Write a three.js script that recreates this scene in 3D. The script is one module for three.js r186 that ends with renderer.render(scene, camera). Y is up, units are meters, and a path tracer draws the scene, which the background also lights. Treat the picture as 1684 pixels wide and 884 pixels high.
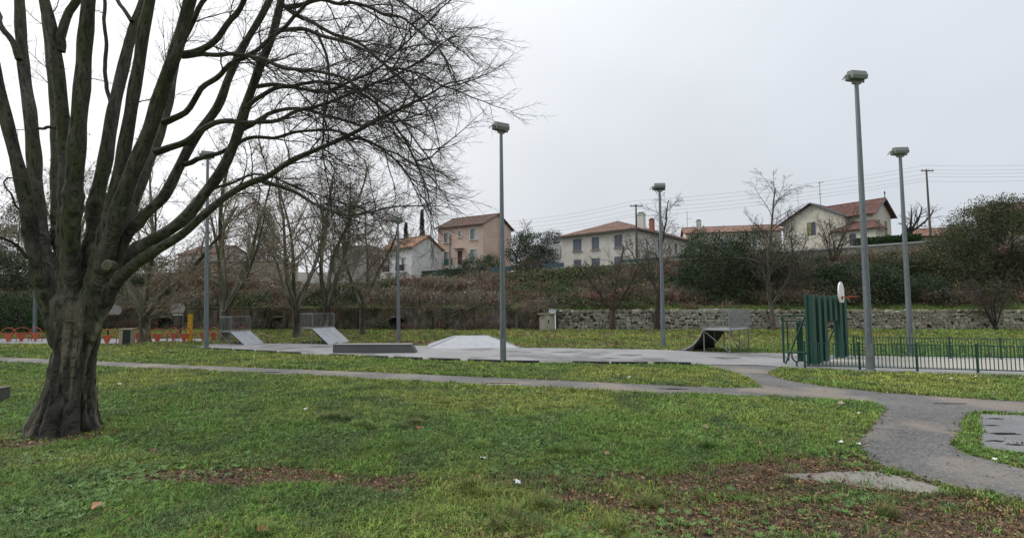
import * as THREE from 'three';
import { MarchingCubes } from 'three/addons/objects/MarchingCubes.js';
import { ConvexGeometry } from 'three/addons/geometries/ConvexGeometry.js';
import { RoundedBoxGeometry } from 'three/addons/geometries/RoundedBoxGeometry.js';
import { mergeGeometries, mergeVertices, toCreasedNormals } from 'three/addons/utils/BufferGeometryUtils.js';

// ---------- camera ----------
const scene = new THREE.Scene();
const W0 = 1684, H0 = 884, F = 842, EYE = 2.5, PITCH = Math.atan(64 / 842);
const camera = new THREE.PerspectiveCamera(2 * Math.atan(442 / F) * 180 / Math.PI, W0 / H0, 0.1, 600);
camera.position.set(0, EYE, 0);
camera.rotation.x = PITCH;
scene.add(camera);

// ---------- sky: even winter overcast, thinner towards the left ----------
const SKY_LEVEL = 1.0;
{
  const w = 512, h = 256, data = new Float32Array(w * h * 4);
  const veil = (x, y, z) => Math.sin(x * 4.3 + 1.4 * Math.sin(z * 3.7 + y * 6.1)) * 0.5 + Math.sin(z * 7.9 - y * 12.7 + 1.9 * Math.sin(x * 5.3 + 0.7)) * 0.35 + Math.sin(x * 15.1 + y * 27 + z * 9.7 + 1.2 * Math.sin(y * 19 - x * 8)) * 0.22 + Math.sin(x * 31 - y * 47 + z * 22) * 0.1;
  for (let j = 0; j < h; j++) for (let i = 0; i < w; i++) {
    const u = (i + 0.5) / w, v = (j + 0.5) / h, az = (u - 0.5) * 2 * Math.PI, el = (v - 0.5) * Math.PI;
    const x = Math.cos(el) * Math.cos(az), z = Math.cos(el) * Math.sin(az), y = Math.sin(el);
    const up = Math.max(0, y);
    const toSun = Math.max(0, x * -0.68 + y * 0.52 + z * -0.52);
    let L = 0.575 + 0.46 * up * up + 0.34 * Math.pow(toSun, 3) + 0.030 * veil(x, y, z);
    if (y < 0) L = 0.575 * (1 + y * 0.5);
    const k = (i + j * w) * 4, warm = Math.pow(toSun, 2);
    data[k] = L * (0.915 + 0.085 * warm) * SKY_LEVEL; data[k + 1] = L * (0.97 + 0.035 * warm) * SKY_LEVEL; data[k + 2] = L * (1.05 - 0.03 * warm) * SKY_LEVEL; data[k + 3] = 1;
  }
  const t = new THREE.DataTexture(data, w, h, THREE.RGBAFormat, THREE.FloatType);
  t.mapping = THREE.EquirectangularReflectionMapping; t.magFilter = THREE.LinearFilter; t.minFilter = THREE.LinearFilter; t.needsUpdate = true;
  scene.background = t; scene.environment = t;
}
// ---------- veiled sun ----------
const sun = new THREE.DirectionalLight(new THREE.Color().setRGB(1, 0.97, 0.92), 1.5);
sun.position.set(-68, 75, -40); sun.target.position.set(0, 0, -20); scene.add(sun, sun.target);
sun.castShadow = true; sun.shadow.radius = 45; sun.shadow.mapSize.set(2048, 2048);
Object.assign(sun.shadow.camera, { left: -80, right: 80, top: 80, bottom: -80, near: 1, far: 300 });
// ---------- renderer ----------
const renderer = new THREE.WebGLRenderer({ antialias: true });
renderer.setSize(1024, 537);
renderer.toneMapping = THREE.LinearToneMapping;
renderer.toneMappingExposure = 1.22;
renderer.shadowMap.enabled = true;
document.body.appendChild(renderer.domElement);

// ---------- helpers ----------
const V = (x, y, z) => new THREE.Vector3(x, y, z);
function rng(seed) { let a = seed >>> 0; return () => { a = (a + 0x6D2B79F5) | 0; let t = Math.imul(a ^ (a >>> 15), 1 | a); t = (t + Math.imul(t ^ (t >>> 7), 61 | t)) ^ t; return ((t ^ (t >>> 14)) >>> 0) / 4294967296; }; }
const hash = (x, y, z) => { let h = Math.imul(x, 374761393) + Math.imul(y, 668265263) + Math.imul(z, 2147483647) | 0; h = Math.imul(h ^ (h >>> 13), 1274126177); return ((h ^ (h >>> 16)) >>> 0) / 4294967296; };
function noise(x, y, z = 0) {
  const xi = Math.floor(x), yi = Math.floor(y), zi = Math.floor(z), f = t => t * t * (3 - 2 * t);
  const u = f(x - xi), v = f(y - yi), w = f(z - zi), l = (a, b, t) => a + (b - a) * t;
  return l(l(l(hash(xi, yi, zi), hash(xi + 1, yi, zi), u), l(hash(xi, yi + 1, zi), hash(xi + 1, yi + 1, zi), u), v),
    l(l(hash(xi, yi, zi + 1), hash(xi + 1, yi, zi + 1), u), l(hash(xi, yi + 1, zi + 1), hash(xi + 1, yi + 1, zi + 1), u), v), w);
}
const fbm = (x, y, z = 0, o = 4) => { let s = 0, a = 0.5, n = 0; for (let i = 0; i < o; i++) { s += a * noise(x, y, z); n += a; a *= 0.5; x = x * 2.03 + 17.1; y = y * 2.03 + 5.7; z = z * 2.03 + 9.2; } return s / n; };
const clamp = (x, a = 0, b = 1) => Math.min(b, Math.max(a, x));
const sstep = (a, b, x) => { const t = clamp((x - a) / (b - a)); return t * t * (3 - 2 * t); };
const lerp = (a, b, t) => a + (b - a) * t;
const mix3 = (a, b, t) => [lerp(a[0], b[0], t), lerp(a[1], b[1], t), lerp(a[2], b[2], t)];
// the lie of the land: flat park, a slight rise to the retaining wall, the bank above it
const WALL_D = 50;
const groundH = d => 0.4 * sstep(42, 50, d);
const roadH = x => Math.max(5.2, 6.85 + 0.0714 * x);
const wallTop = x => x > 4.4 ? 2.27 : 2.5;
function bankH(x, d) {
  const t = clamp((d - 51.5) / 12);
  const base = wallTop(x) - 0.12, top = d > 63.3 ? roadH(x) : roadH(x) - lerp(0.55, 1.35, sstep(27, 31, x));
  let y = base + (top - base) * (t * t * (3 - 2 * t)) + (fbm(x * 0.3, d * 0.3) - 0.5) * 0.7 * Math.sin(Math.PI * t);
  y += 0.45 * sstep(50.4, 52.6, d) * sstep(60, 54, d);
  if (d > 66) y += (d - 66) * 0.085 * sstep(10, -30, x);
  return y;
}
// a sight line of the photograph: point at a given distance in front of the camera, or where it meets the park's ground
function ray(px, py) { const x = (px - W0 / 2) / F, y = (H0 / 2 - py) / F, c = Math.cos(PITCH), s = Math.sin(PITCH); return V(x, y * c + s, -(c - y * s)); }
function P(px, py, d) { const r = ray(px, py), k = d / -r.z; return V(r.x * k, EYE + r.y * k, -d); }
function G(px, py) { const r = ray(px, py); let d = 45; for (let i = 0; i < 30; i++) { const k = (EYE - groundH(d)) / Math.max(0.02, -r.y); d = Math.min(49.6, 0.5 * d + 0.5 * k * -r.z); } const k = d / -r.z; return V(r.x * k, groundH(d), -d); }

const taken = new Map();
function numbered(n) { const k = taken.get(n) || 0; taken.set(n, k + 1); return k ? `${n}_${String(k).padStart(3, '0')}` : n; }
function shadowed(o) { o.castShadow = true; o.receiveShadow = true; return o; }
function thing(name, label, category, pos = V(0, 0, 0), turn = 0, group) {
  const o = new THREE.Group(); o.name = numbered(name); o.position.copy(pos); o.rotation.y = turn; o.userData = { label, category };
  if (group) o.userData.group = group; scene.add(o); return o;
}
function tag(o, label, category, group) { o.name = numbered(o.name); o.userData = { label, category }; if (group) o.userData.group = group; scene.add(o); return o; }
function part(name, geo, mat, parent, pos, rot) { const m = shadowed(new THREE.Mesh(geo, mat)); m.name = name; if (pos) m.position.set(...pos); if (rot) m.rotation.set(...rot); if (parent) parent.add(m); return m; }
function struct(name, geo, mat) { const m = part(name, geo, mat, scene); m.userData.kind = 'structure'; return m; }
const bx = (w, h, d, x = 0, y = 0, z = 0) => { const g = new THREE.BoxGeometry(w, h, d); g.translate(x, y, z); return g; };
const rbx = (w, h, d, r, x = 0, y = 0, z = 0) => { const g = new RoundedBoxGeometry(w, h, d, 2, r); g.translate(x, y, z); return g; };
function bar(a, b, r = 0.02, n = 8, r2 = r) { const l = a.distanceTo(b), g = new THREE.CylinderGeometry(r2, r, l, n); g.translate(0, l / 2, 0); g.applyQuaternion(new THREE.Quaternion().setFromUnitVectors(V(0, 1, 0), b.clone().sub(a).normalize())); g.translate(a.x, a.y, a.z); return g; }
function tubeGeo(pts, r, n = 6, seg = 24) { return new THREE.TubeGeometry(new THREE.CatmullRomCurve3(pts), seg, r, n, false); }
function joined(list) { return mergeGeometries(list.map(g => { g = g.index ? g.toNonIndexed() : g; for (const k of Object.keys(g.attributes)) if (!['position', 'normal', 'uv'].includes(k)) g.deleteAttribute(k); return g; })); }

class GB { // collects tubes and leaves
  constructor() { this.p = []; this.n = []; this.c = []; this.u = []; this.i = []; }
  get tris() { return this.i.length / 3; }
  tube(pts, rad, sides, col, bump = 0, cap = false) {
    const N = pts.length, base = this.p.length / 3; let t0 = V(0, 0, 0), nrm = null, len = 0;
    for (let k = 0; k < N; k++) {
      const a = pts[Math.max(0, k - 1)], b = pts[Math.min(N - 1, k + 1)], t = b.clone().sub(a).normalize();
      if (!nrm) { nrm = Math.abs(t.y) < 0.9 ? V(0, 1, 0).cross(t).normalize() : V(1, 0, 0).cross(t).normalize(); }
      else { nrm.addScaledVector(t, -nrm.dot(t)); if (nrm.lengthSq() < 1e-8) nrm = V(1, 0, 0); nrm.normalize(); }
      const bi = t.clone().cross(nrm); if (k) len += pts[k].distanceTo(pts[k - 1]);
      for (let s = 0; s <= (sides > 5 ? sides : sides - 1); s++) {
        const an = s / sides * Math.PI * 2, cx = Math.cos(an), sx = Math.sin(an);
        const dx = nrm.x * cx + bi.x * sx, dy = nrm.y * cx + bi.y * sx, dz = nrm.z * cx + bi.z * sx;
        let r = rad[k]; if (bump) { const q = pts[k]; r *= 1 + bump * (fbm(q.x * 3 + dx * 1.3, q.y * 1.6, q.z * 3 + dz * 1.3, 3) - 0.5); }
        const x = pts[k].x + dx * r, y = pts[k].y + dy * r, z = pts[k].z + dz * r;
        this.p.push(x, y, z); this.n.push(dx, dy, dz); this.u.push(s / sides * Math.max(1, Math.round(rad[0] * 12)) * 0.5, len);
        const c = typeof col === 'function' ? col(x, y, z, dx, dy, dz) : col; this.c.push(c[0], c[1], c[2]);
      }
    }
    const st = sides > 5 ? sides + 1 : sides;
    for (let k = 0; k < N - 1; k++) for (let s = 0; s < sides; s++) {
      const a = base + k * st + s, b = base + k * st + (sides > 5 ? s + 1 : (s + 1) % sides), c = a + st, d = b + st;
      this.i.push(a, b, c, b, d, c);
    }
    if (cap) { const q = pts[N - 1], id = this.p.length / 3; this.p.push(q.x, q.y, q.z); const t = q.clone().sub(pts[N - 2]).normalize(); this.n.push(t.x, t.y, t.z); this.u.push(0, len); const c = typeof col === 'function' ? col(q.x, q.y, q.z, t.x, t.y, t.z) : col; this.c.push(...c); for (let s = 0; s < sides; s++) this.i.push(base + (N - 1) * st + s, base + (N - 1) * st + (sides > 5 ? s + 1 : (s + 1) % sides), id); }
  }
  leaf(p, dir, side, l, w, c) { // a pointed leaf, a little folded
    const b = this.p.length / 3, n = dir.clone().cross(side).normalize();
    const q = [p, p.clone().addScaledVector(dir, l * 0.45).addScaledVector(side, w / 2).addScaledVector(n, w * 0.15), p.clone().addScaledVector(dir, l), p.clone().addScaledVector(dir, l * 0.45).addScaledVector(side, -w / 2).addScaledVector(n, w * 0.15)];
    for (const v of q) { this.p.push(v.x, v.y, v.z); this.n.push(n.x, n.y, n.z); this.u.push(0, 0); this.c.push(c[0], c[1], c[2]); }
    this.i.push(b, b + 2, b + 1, b, b + 3, b + 2);
  }
  geo() {
    const g = new THREE.BufferGeometry();
    g.setAttribute('position', new THREE.Float32BufferAttribute(this.p, 3)); g.setAttribute('normal', new THREE.Float32BufferAttribute(this.n, 3));
    g.setAttribute('uv', new THREE.Float32BufferAttribute(this.u, 2)); g.setAttribute('color', new THREE.Float32BufferAttribute(this.c, 3)); g.setIndex(this.i); return g;
  }
  build(name, mat, parent) { return part(name, this.geo(), mat, parent); }
}

// ---------- textures and materials ----------
const enc = l => Math.round(255 * clamp(l <= 0.0031308 ? l * 12.92 : 1.055 * Math.pow(l, 1 / 2.4) - 0.055));
function tex(w, h, fn, srgb = true, repeat = true) {
  const d = new Uint8Array(w * h * 4);
  for (let j = 0; j < h; j++) for (let i = 0; i < w; i++) { const c = fn(i / w, j / h, i, j), k = (i + j * w) * 4; for (let q = 0; q < 3; q++) { const v = Array.isArray(c) ? c[q] : c; d[k + q] = srgb ? enc(v) : Math.round(255 * clamp(v)); } d[k + 3] = 255; }
  const t = new THREE.DataTexture(d, w, h); t.magFilter = THREE.LinearFilter; t.minFilter = THREE.LinearMipmapLinearFilter; t.generateMipmaps = true;
  if (repeat) t.wrapS = t.wrapT = THREE.RepeatWrapping; if (srgb) t.colorSpace = THREE.SRGBColorSpace; t.needsUpdate = true; return t;
}
// noise that tiles with period per (in cells)
function tnoise(u, v, per, s = 0) { const x = u * per, y = v * per, xi = Math.floor(x), yi = Math.floor(y), f = t => t * t * (3 - 2 * t), a = f(x - xi), b = f(y - yi), m = q => ((q % per) + per) % per; const h = (p, q) => hash(m(p) + s * 131, m(q) + s * 57, 7); return lerp(lerp(h(xi, yi), h(xi + 1, yi), a), lerp(h(xi, yi + 1), h(xi + 1, yi + 1), a), b); }
const tf = (u, v, per, s = 0, o = 4) => { let r = 0, a = 0.5, n = 0; for (let i = 0; i < o; i++) { r += a * tnoise(u, v, per << i, s + i); n += a; a *= 0.55; } return r / n; };
const std = (c, rough = 0.85, o = {}) => new THREE.MeshStandardMaterial({ color: new THREE.Color().setRGB(...c), roughness: rough, ...o });
const mottled = tex(256, 256, (u, v) => { const k = 0.72 + 0.5 * (tf(u, v, 8, 3) - 0.5) + 0.5 * (tf(u, v, 64, 9, 2) - 0.4); return [k, k, k]; });
const softPatch = tex(512, 512, (u, v) => { const sc = sstep(0.66, 0.74, tf(u * 1, v * 0.25, 64, 61, 3)), st = sstep(0.58, 0.75, tf(u, v, 5, 71, 4)), k = 0.9 + 0.26 * (tf(u, v, 4, 3, 4) - 0.5) - 0.22 * sc - 0.16 * st; return [k, k * 0.995, k * 0.98]; });
const grainBump = tex(256, 256, (u, v) => tf(u, v, 32, 5, 3), false);
const barkBump = tex(256, 512, (u, v) => 0.55 * tf(u * 1, v * 0.5, 24, 11, 4) + 0.45 * tf(u, v * 0.25, 16, 12, 3), false);
const barkMap = tex(512, 512, (u, v) => { const st = tf(u, v * 0.25, 32, 111, 4), fl = tf(u, v, 40, 121, 3), ck = sstep(0.44, 0.36, st), li = sstep(0.63, 0.70, tf(u, v, 14, 131, 4)); const k = 0.95 + 0.9 * (st - 0.5) + 0.55 * (fl - 0.5) - 0.42 * ck; return mix3([k, k, k], [1.0, 1.0, 0.92], li * 0.6).map(q => clamp(q * 0.8, 0.1, 1)); });
const vc = (rough = 0.9, o = {}) => new THREE.MeshStandardMaterial({ vertexColors: true, roughness: rough, side: THREE.DoubleSide, ...o });
const M = {
  bark: vc(0.95, { map: barkMap, bumpMap: barkBump, bumpScale: 0.05 }), twig: vc(0.9), leaf: vc(0.75),
  steel: std([0.185, 0.21, 0.225], 0.5, { metalness: 0.25, map: mottled }), galv: std([0.20, 0.21, 0.21], 0.5, { metalness: 0.3 }),
  headBody: std([0.16, 0.165, 0.155], 0.5), lens: std([0.10, 0.11, 0.12], 0.1), dark: std([0.02, 0.02, 0.022], 0.6),
  green: std([0.014, 0.088, 0.056], 0.45), greenDeep: std([0.009, 0.056, 0.038], 0.5), greenPanel: std([0.013, 0.075, 0.052], 0.6, { map: mottled }), red: std([0.42, 0.075, 0.04], 0.6), yellow: std([0.62, 0.36, 0.02], 0.55),
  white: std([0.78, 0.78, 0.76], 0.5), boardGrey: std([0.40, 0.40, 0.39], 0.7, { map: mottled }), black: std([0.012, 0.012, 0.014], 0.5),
  deckPale: std([0.43, 0.445, 0.47], 0.4, { map: softPatch }), deckBlack: std([0.018, 0.018, 0.018], 0.7), ledge: std([0.11, 0.115, 0.11], 0.7, { map: softPatch }), ledgeTop: std([0.34, 0.34, 0.33], 0.7, { map: mottled }),
  wood: std([0.09, 0.08, 0.07], 0.9), pole: std([0.25, 0.22, 0.18], 0.9), wire: std([0.10, 0.10, 0.11], 0.7),
  glass: std([0.05, 0.06, 0.075], 0.08), curtain: std([0.42, 0.44, 0.47], 0.35), frame: std([0.62, 0.62, 0.60], 0.6), shutterGrey: std([0.16, 0.18, 0.18], 0.7), shutterBlue: std([0.10, 0.12, 0.16], 0.7), shutterOlive: std([0.20, 0.19, 0.09], 0.7),
  concrete: std([0.40, 0.37, 0.32], 0.9, { map: mottled }), coping: std([0.52, 0.53, 0.52], 0.8), dirtyWhite: std([0.55, 0.54, 0.50], 0.85)
};

// ---------- the park's ground ----------
const poly = pts => pts.map(([a, b]) => { const g = G(a, b); return [g.x, -g.z]; });
const roadOutline = poly([[-160, 581], [0, 587], [300, 600], [600, 611.5], [842, 622], [1040, 631], [1180, 637], [1252, 637.5], [1240, 628], [1205, 612], [1165, 603], [1140, 598], [1240, 596], [1290, 606], [1272, 610], [1262, 615], [1300, 626], [1370, 637], [1450, 645], [1560, 653], [1684, 660], [1900, 672], [2150, 690], [2150, 712], [1800, 685], [1684, 681], [1616, 678], [1592, 682], [1586, 700], [1578, 718], [1568, 733], [1590, 747], [1640, 760], [1684, 771], [1900, 812], [1900, 880], [1684, 824], [1560, 800], [1500, 783], [1452, 766], [1412, 742], [1414, 722], [1436, 696], [1456, 672], [1440, 664], [1400, 659], [1300, 655], [1100, 648], [842, 636.5], [600, 623.5], [300, 608.5], [0, 596.5], [-160, 589]]);
const slabOutline = poly([[318, 573.5], [420, 579], [540, 585.5], [700, 592.5], [830, 597], [1000, 599.5], [1140, 600.5], [1250, 601.5], [1295, 605], [1400, 610.5], [1550, 616], [1684, 619.5], [2150, 633], [2150, 600], [1684, 590.5], [1400, 586], [1280, 582], [1160, 579.5], [1080, 576], [850, 572.5], [700, 569.5], [600, 567], [470, 565.5], [345, 566]]);
const yardOutline = poly([[-120, 567], [100, 566], [165, 566], [250, 563.5], [345, 561.5], [345, 556.5], [165, 557], [-120, 557]]);
const wetOutline = poly([[1611, 681.5], [1684, 684], [1800, 689], [2000, 702], [2000, 800], [1800, 766], [1684, 746], [1612, 739]]);
const patchOutline = poly([[1280, 782], [1330, 778], [1400, 774.5], [1450, 776], [1490, 784], [1530, 797], [1576, 810], [1520, 812], [1460, 808], [1400, 798], [1330, 791]]);
function inside(pl, x, d) { let c = false; for (let i = 0, j = pl.length - 1; i < pl.length; j = i++) { const [xi, yi] = pl[i], [xj, yj] = pl[j]; if ((yi > d) !== (yj > d) && x < (xj - xi) * (d - yi) / (yj - yi) + xi) c = !c; } return c; }
const hard = (x, d) => inside(roadOutline, x, d) || inside(slabOutline, x, d) || inside(wetOutline, x, d) || inside(yardOutline, x, d);
// where the turf is thin: trodden earth and leaf litter
const bare = [[-3.9, 7.75, 1.75, 0.42, 1], [-1.2, 7.55, 1.4, 0.4, 0.7], [1.6, 7.2, 1.7, 0.75, 0.8], [4.0, 7.6, 1.9, 0.85, 0.95], [5.4, 8.4, 1.3, 0.5, 0.85], [3.2, 6.2, 2.6, 0.8, 0.78], [6.2, 6.2, 2.2, 0.8, 0.85], [-7.6, 8.2, 1.6, 0.4, 0.25], [-9.0, 10.1, 1.0, 0.75, 0.6], [0.4, 6.0, 1.6, 0.6, 0.4], [7.2, 8.9, 0.9, 1.0, 0.5]];
const litter = [[-5.5, 36.3, 5, 1.6, 0.95], [3.5, 34.6, 6, 1.5, 0.7], [8, 33.2, 5, 1.2, 0.5], [-13, 38, 5, 2.5, 0.5], [14, 31, 3, 1, 0.3], [0, 42, 45, 9, 0.42]];
function thin(x, d) { let m = 0; for (const [a, b, p, q, s] of d < 20 ? bare : litter) { const r = ((x - a) / p) ** 2 + ((d - b) / q) ** 2; if (r < 2.2) m = Math.max(m, s * sstep(2.0, 0.1, r)); } return m; }
const bareness = (x, d) => { const t = thin(x, d); return clamp((t * 1.5 + (fbm(x * 1.7, d * 2.6, 3, 3) - 0.5) * 1.5 * (t > 0 ? 1 : 0.0) + (fbm(x * 0.8, d * 1.1, 8, 3) - 0.66) * 1.6) * 1.15); };
const yellowing = (x, d) => clamp(sstep(0.38, 0.72, fbm(x * 0.22, d * 0.3, 21, 3)) * 0.7 + 0.9 * Math.exp(-(((d - 8.6) / 0.55) ** 2) - ((x + 7.6) / 2.4) ** 2) + sstep(10, 17, d) * 0.24 + sstep(26, 34, d) * 0.25);
function turf(x, d) {
  const g = mix3([0.085, 0.175, 0.030], [0.19, 0.225, 0.05], yellowing(x, d)), b = mix3([0.125, 0.085, 0.048], [0.070, 0.046, 0.032], fbm(x * 2.2, d * 2.2, 5, 2));
  const k = 0.7 + 0.6 * fbm(x * 3.1, d * 3.1, 1, 3); return mix3(g, b, bareness(x, d)).map(v => v * k);
}
{
  const map = tex(2048, 2048, (u, v) => { const x = u * 88 - 44, d = v * 52 - 1; const c = turf(x, d), k = 0.75 + 0.5 * hash(Math.floor(u * 2048), Math.floor(v * 2048), 3); return [c[0] * k, c[1] * k, c[2] * k]; }, true, false);
  map.wrapS = map.wrapT = THREE.MirroredRepeatWrapping;
  const xs = [], ds = []; for (let x = -140; x <= 140; x += 4) xs.push(x); for (let d = -40; d < 40; d += 4) ds.push(d); for (let d = 40; d <= 50.4; d += 0.8) ds.push(d); ds.push(50.6);
  const p = [], u = [], id = [];
  ds.forEach((d, j) => xs.forEach((x, i) => { p.push(x, groundH(d), -d); u.push((x + 44) / 88, (d + 1) / 52); if (i && j) { const a = (j - 1) * xs.length + i - 1, b = a + 1, c = a + xs.length, e = c + 1; id.push(a, b, c, b, e, c); } }));
  const g = new THREE.BufferGeometry(); g.setAttribute('position', new THREE.Float32BufferAttribute(p, 3)); g.setAttribute('uv', new THREE.Float32BufferAttribute(u, 2)); g.setIndex(id); g.computeVertexNormals();
  struct('ground', g, new THREE.MeshStandardMaterial({ map, roughness: 0.97 }));
}
function rough(pl, amp, step, seed) { const out = [], r = rng(seed); for (let i = 0; i < pl.length; i++) { const a = pl[i], b = pl[(i + 1) % pl.length], l = Math.hypot(b[0] - a[0], b[1] - a[1]), n = Math.max(1, Math.min(60, Math.round(l / step))); for (let k = 0; k < n; k++) { const t = k / n; out.push([lerp(a[0], b[0], t) + (r() - 0.5) * amp, lerp(a[1], b[1], t) + (r() - 0.5) * amp]); } } return out; }
function sheet(pl, y) { const g = new THREE.ShapeGeometry(new THREE.Shape(pl.map(q => new THREE.Vector2(q[0], q[1])))); g.rotateX(-Math.PI / 2); g.translate(0, y, 0); return g; }
function surf(w, fn, rep, rough0, o = {}) { const t = tex(w, w, fn); t.repeat.set(1 / rep, 1 / rep); const b = grainBump.clone(); b.repeat.set(1.2, 1.2); b.needsUpdate = true; return new THREE.MeshStandardMaterial({ map: t, roughness: rough0, bumpMap: b, bumpScale: 0.006, ...o }); }
const crack = (u, v, per, s) => { const a = tf(u, v, per, s, 4) - 0.5; return 1 - sstep(0.0, 0.010, Math.abs(a)); };
const asphaltMat = surf(2048, (u, v) => { const p = tf(u, v, 4, 2, 6), s = tnoise(u, v, 512, 4), s2 = tnoise(u, v, 200, 14), w = sstep(0.40, 0.70, tf(u, v, 7, 8, 6)), ck = crack(u, v, 6, 44) * sstep(0.5, 0.6, tf(u, v, 3, 45, 2)); const k = 0.115 + 0.15 * (p - 0.5) + 0.12 * (s - 0.5) + 0.05 * (s2 - 0.5); return mix3(mix3([k * 1.03, k, k * 0.96], [0.245, 0.205, 0.16], w * 0.65), [0.045, 0.042, 0.035], ck * 0.75); }, 11, 0.8);
const slabMat = surf(1024, (u, v) => { const p = tf(u, v, 4, 6, 5), s = tnoise(u, v, 200, 4), c = sstep(0.54, 0.68, tf(u, v, 7, 19, 5)), ck = crack(u, v, 4, 64) * sstep(0.45, 0.6, tf(u, v, 3, 65, 2)); const k = 0.25 + 0.17 * (p - 0.5) + 0.06 * (s - 0.5) - 0.10 * c - 0.10 * ck; return [k * 1.0, k * 0.985, k * 0.98]; }, 12, 0.62);
const wetMat = surf(512, (u, v) => { const p = tf(u, v, 6, 16, 5); const k = 0.20 + 0.14 * (p - 0.5); return [k, k, k * 1.03]; }, 4, 0.22);
const gravelMat = surf(512, (u, v) => { const p = tf(u, v, 6, 26, 5), s = tnoise(u, v, 180, 14); const k = 0.24 + 0.12 * (p - 0.5) + 0.12 * (s - 0.5); return [k * 1.05, k * 0.97, k * 0.84]; }, 3, 0.95);
struct('asphalt_path', sheet(rough(roadOutline, 0.10, 0.35, 3), 0.010), asphaltMat);
struct('wet_concrete_pad', sheet(rough(wetOutline, 0.06, 0.3, 4), 0.022), wetMat);
struct('worn_gravel_patch', sheet(rough(patchOutline, 0.10, 0.2, 5), 0.008), gravelMat);
struct('play_yard', sheet(yardOutline, 0.012), surf(256, (u, v) => { const k = 0.27 + 0.14 * (tf(u, v, 8, 3) - 0.5); return [k * 0.95, k, k * 1.1]; }, 5, 0.5));
const slab = (() => { const sh = new THREE.Shape(rough(slabOutline, 0.03, 0.8, 6).map(q => new THREE.Vector2(...q))); const g = new THREE.ExtrudeGeometry(sh, { depth: 0.16, bevelEnabled: true, bevelSize: 0.015, bevelThickness: 0.012, bevelSegments: 1 }); g.rotateX(-Math.PI / 2); g.translate(0, -0.115, 0); return struct('skate_slab', g, slabMat); })();
{ // dark strips standing in for the shaded side of the slab's thick edge
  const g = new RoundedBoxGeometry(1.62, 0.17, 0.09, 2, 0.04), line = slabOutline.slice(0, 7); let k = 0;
  for (let i = 0; i < line.length - 1; i++) { const a = line[i], b = line[i + 1], l = Math.hypot(b[0] - a[0], b[1] - a[1]), n = Math.max(1, Math.round(l / 1.78)); for (let j = 0; j < n; j++) { if (k++ % 7 === 5) continue; const t = (j + 0.5) / n; part('edge_shade_strip', g, M.black, slab, [lerp(a[0], b[0], t), 0.075, -lerp(a[1], b[1], t) + 0.1], [0, Math.atan2(b[1] - a[1], b[0] - a[0]), (hash(k, 3, 1) - 0.5) * 0.02]); } }
}
{ const c = sheet(poly([[1325, 599], [1684, 611], [2150, 626], [2150, 606], [1684, 592.5], [1402, 588]]), 0.062); struct('court_surface', c, surf(512, (u, v) => { const k = 0.36 + 0.12 * (tf(u, v, 5, 36, 5) - 0.5); return [k * 1.05, k * 0.97, k * 0.84]; }, 6, 0.85)); }
{ // standing water
  const water = std([0.035, 0.036, 0.036], 0.04); const r = rng(91);
  for (const [px, py, rx, rd, y] of [[440, 612.5, 0.85, 0.14, 0.016], [825, 630, 0.8, 0.09, 0.016], [1110, 640, 0.7, 0.12, 0.016], [1560, 664, 0.6, 0.06, 0.016], [1655, 715, 0.36, 0.11, 0.027], [1640, 727, 0.25, 0.08, 0.027], [1668, 733, 0.25, 0.07, 0.027], [1640, 690, 0.3, 0.08, 0.027], [1630, 701, 0.2, 0.06, 0.027], [378, 782, 0.42, 0.13, 0.012], [930, 581, 1.1, 0.2, 0.062], [1035, 585, 0.9, 0.2, 0.062], [1000, 591, 0.8, 0.15, 0.062], [1200, 590, 0.8, 0.2, 0.062]]) {
    const c = G(px, py), pts = []; for (let k = 0; k < 28; k++) { const an = k / 28 * 6.283, q = 0.3 + 0.75 * noise(Math.cos(an) * 1.6 + px, Math.sin(an) * 1.6, 4); pts.push([c.x + Math.cos(an) * rx * q, -c.z + Math.sin(an) * rd * q]); }
    const m = struct(numbered('puddle'), sheet(pts, y), water);
  }
}
// ---------- the bank behind the wall ----------
{
  const xs = [], ds = []; for (let x = -140; x <= 140; x += 1.4) xs.push(x); for (let d = 50.3; d < 68; d += 0.7) ds.push(d); for (let d = 68; d <= 190; d += 6) ds.push(d);
  const p = [], c = [], id = [];
  ds.forEach((d, j) => xs.forEach((x, i) => {
    p.push(x, bankH(x, d), -d); const n = fbm(x * 0.9, d * 0.9, 2, 4);
    let col = mix3([0.12, 0.085, 0.06], [0.09, 0.10, 0.042], sstep(0.4, 0.6, n)); if (d < 52.8) col = mix3(col, [0.11, 0.15, 0.035], sstep(0.3, 0.5, n + (x > 20 ? 0.2 : 0))); if (d > 63) col = [0.11, 0.105, 0.09];
    c.push(...col); if (i && j) { const a = (j - 1) * xs.length + i - 1, b = a + 1, q = a + xs.length, e = q + 1; id.push(a, b, q, b, e, q); }
  }));
  const g = new THREE.BufferGeometry(); g.setAttribute('position', new THREE.Float32BufferAttribute(p, 3)); g.setAttribute('color', new THREE.Float32BufferAttribute(c, 3)); g.setIndex(id); g.computeVertexNormals();
  struct('hillside', g, vc(0.97));
}
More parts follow.
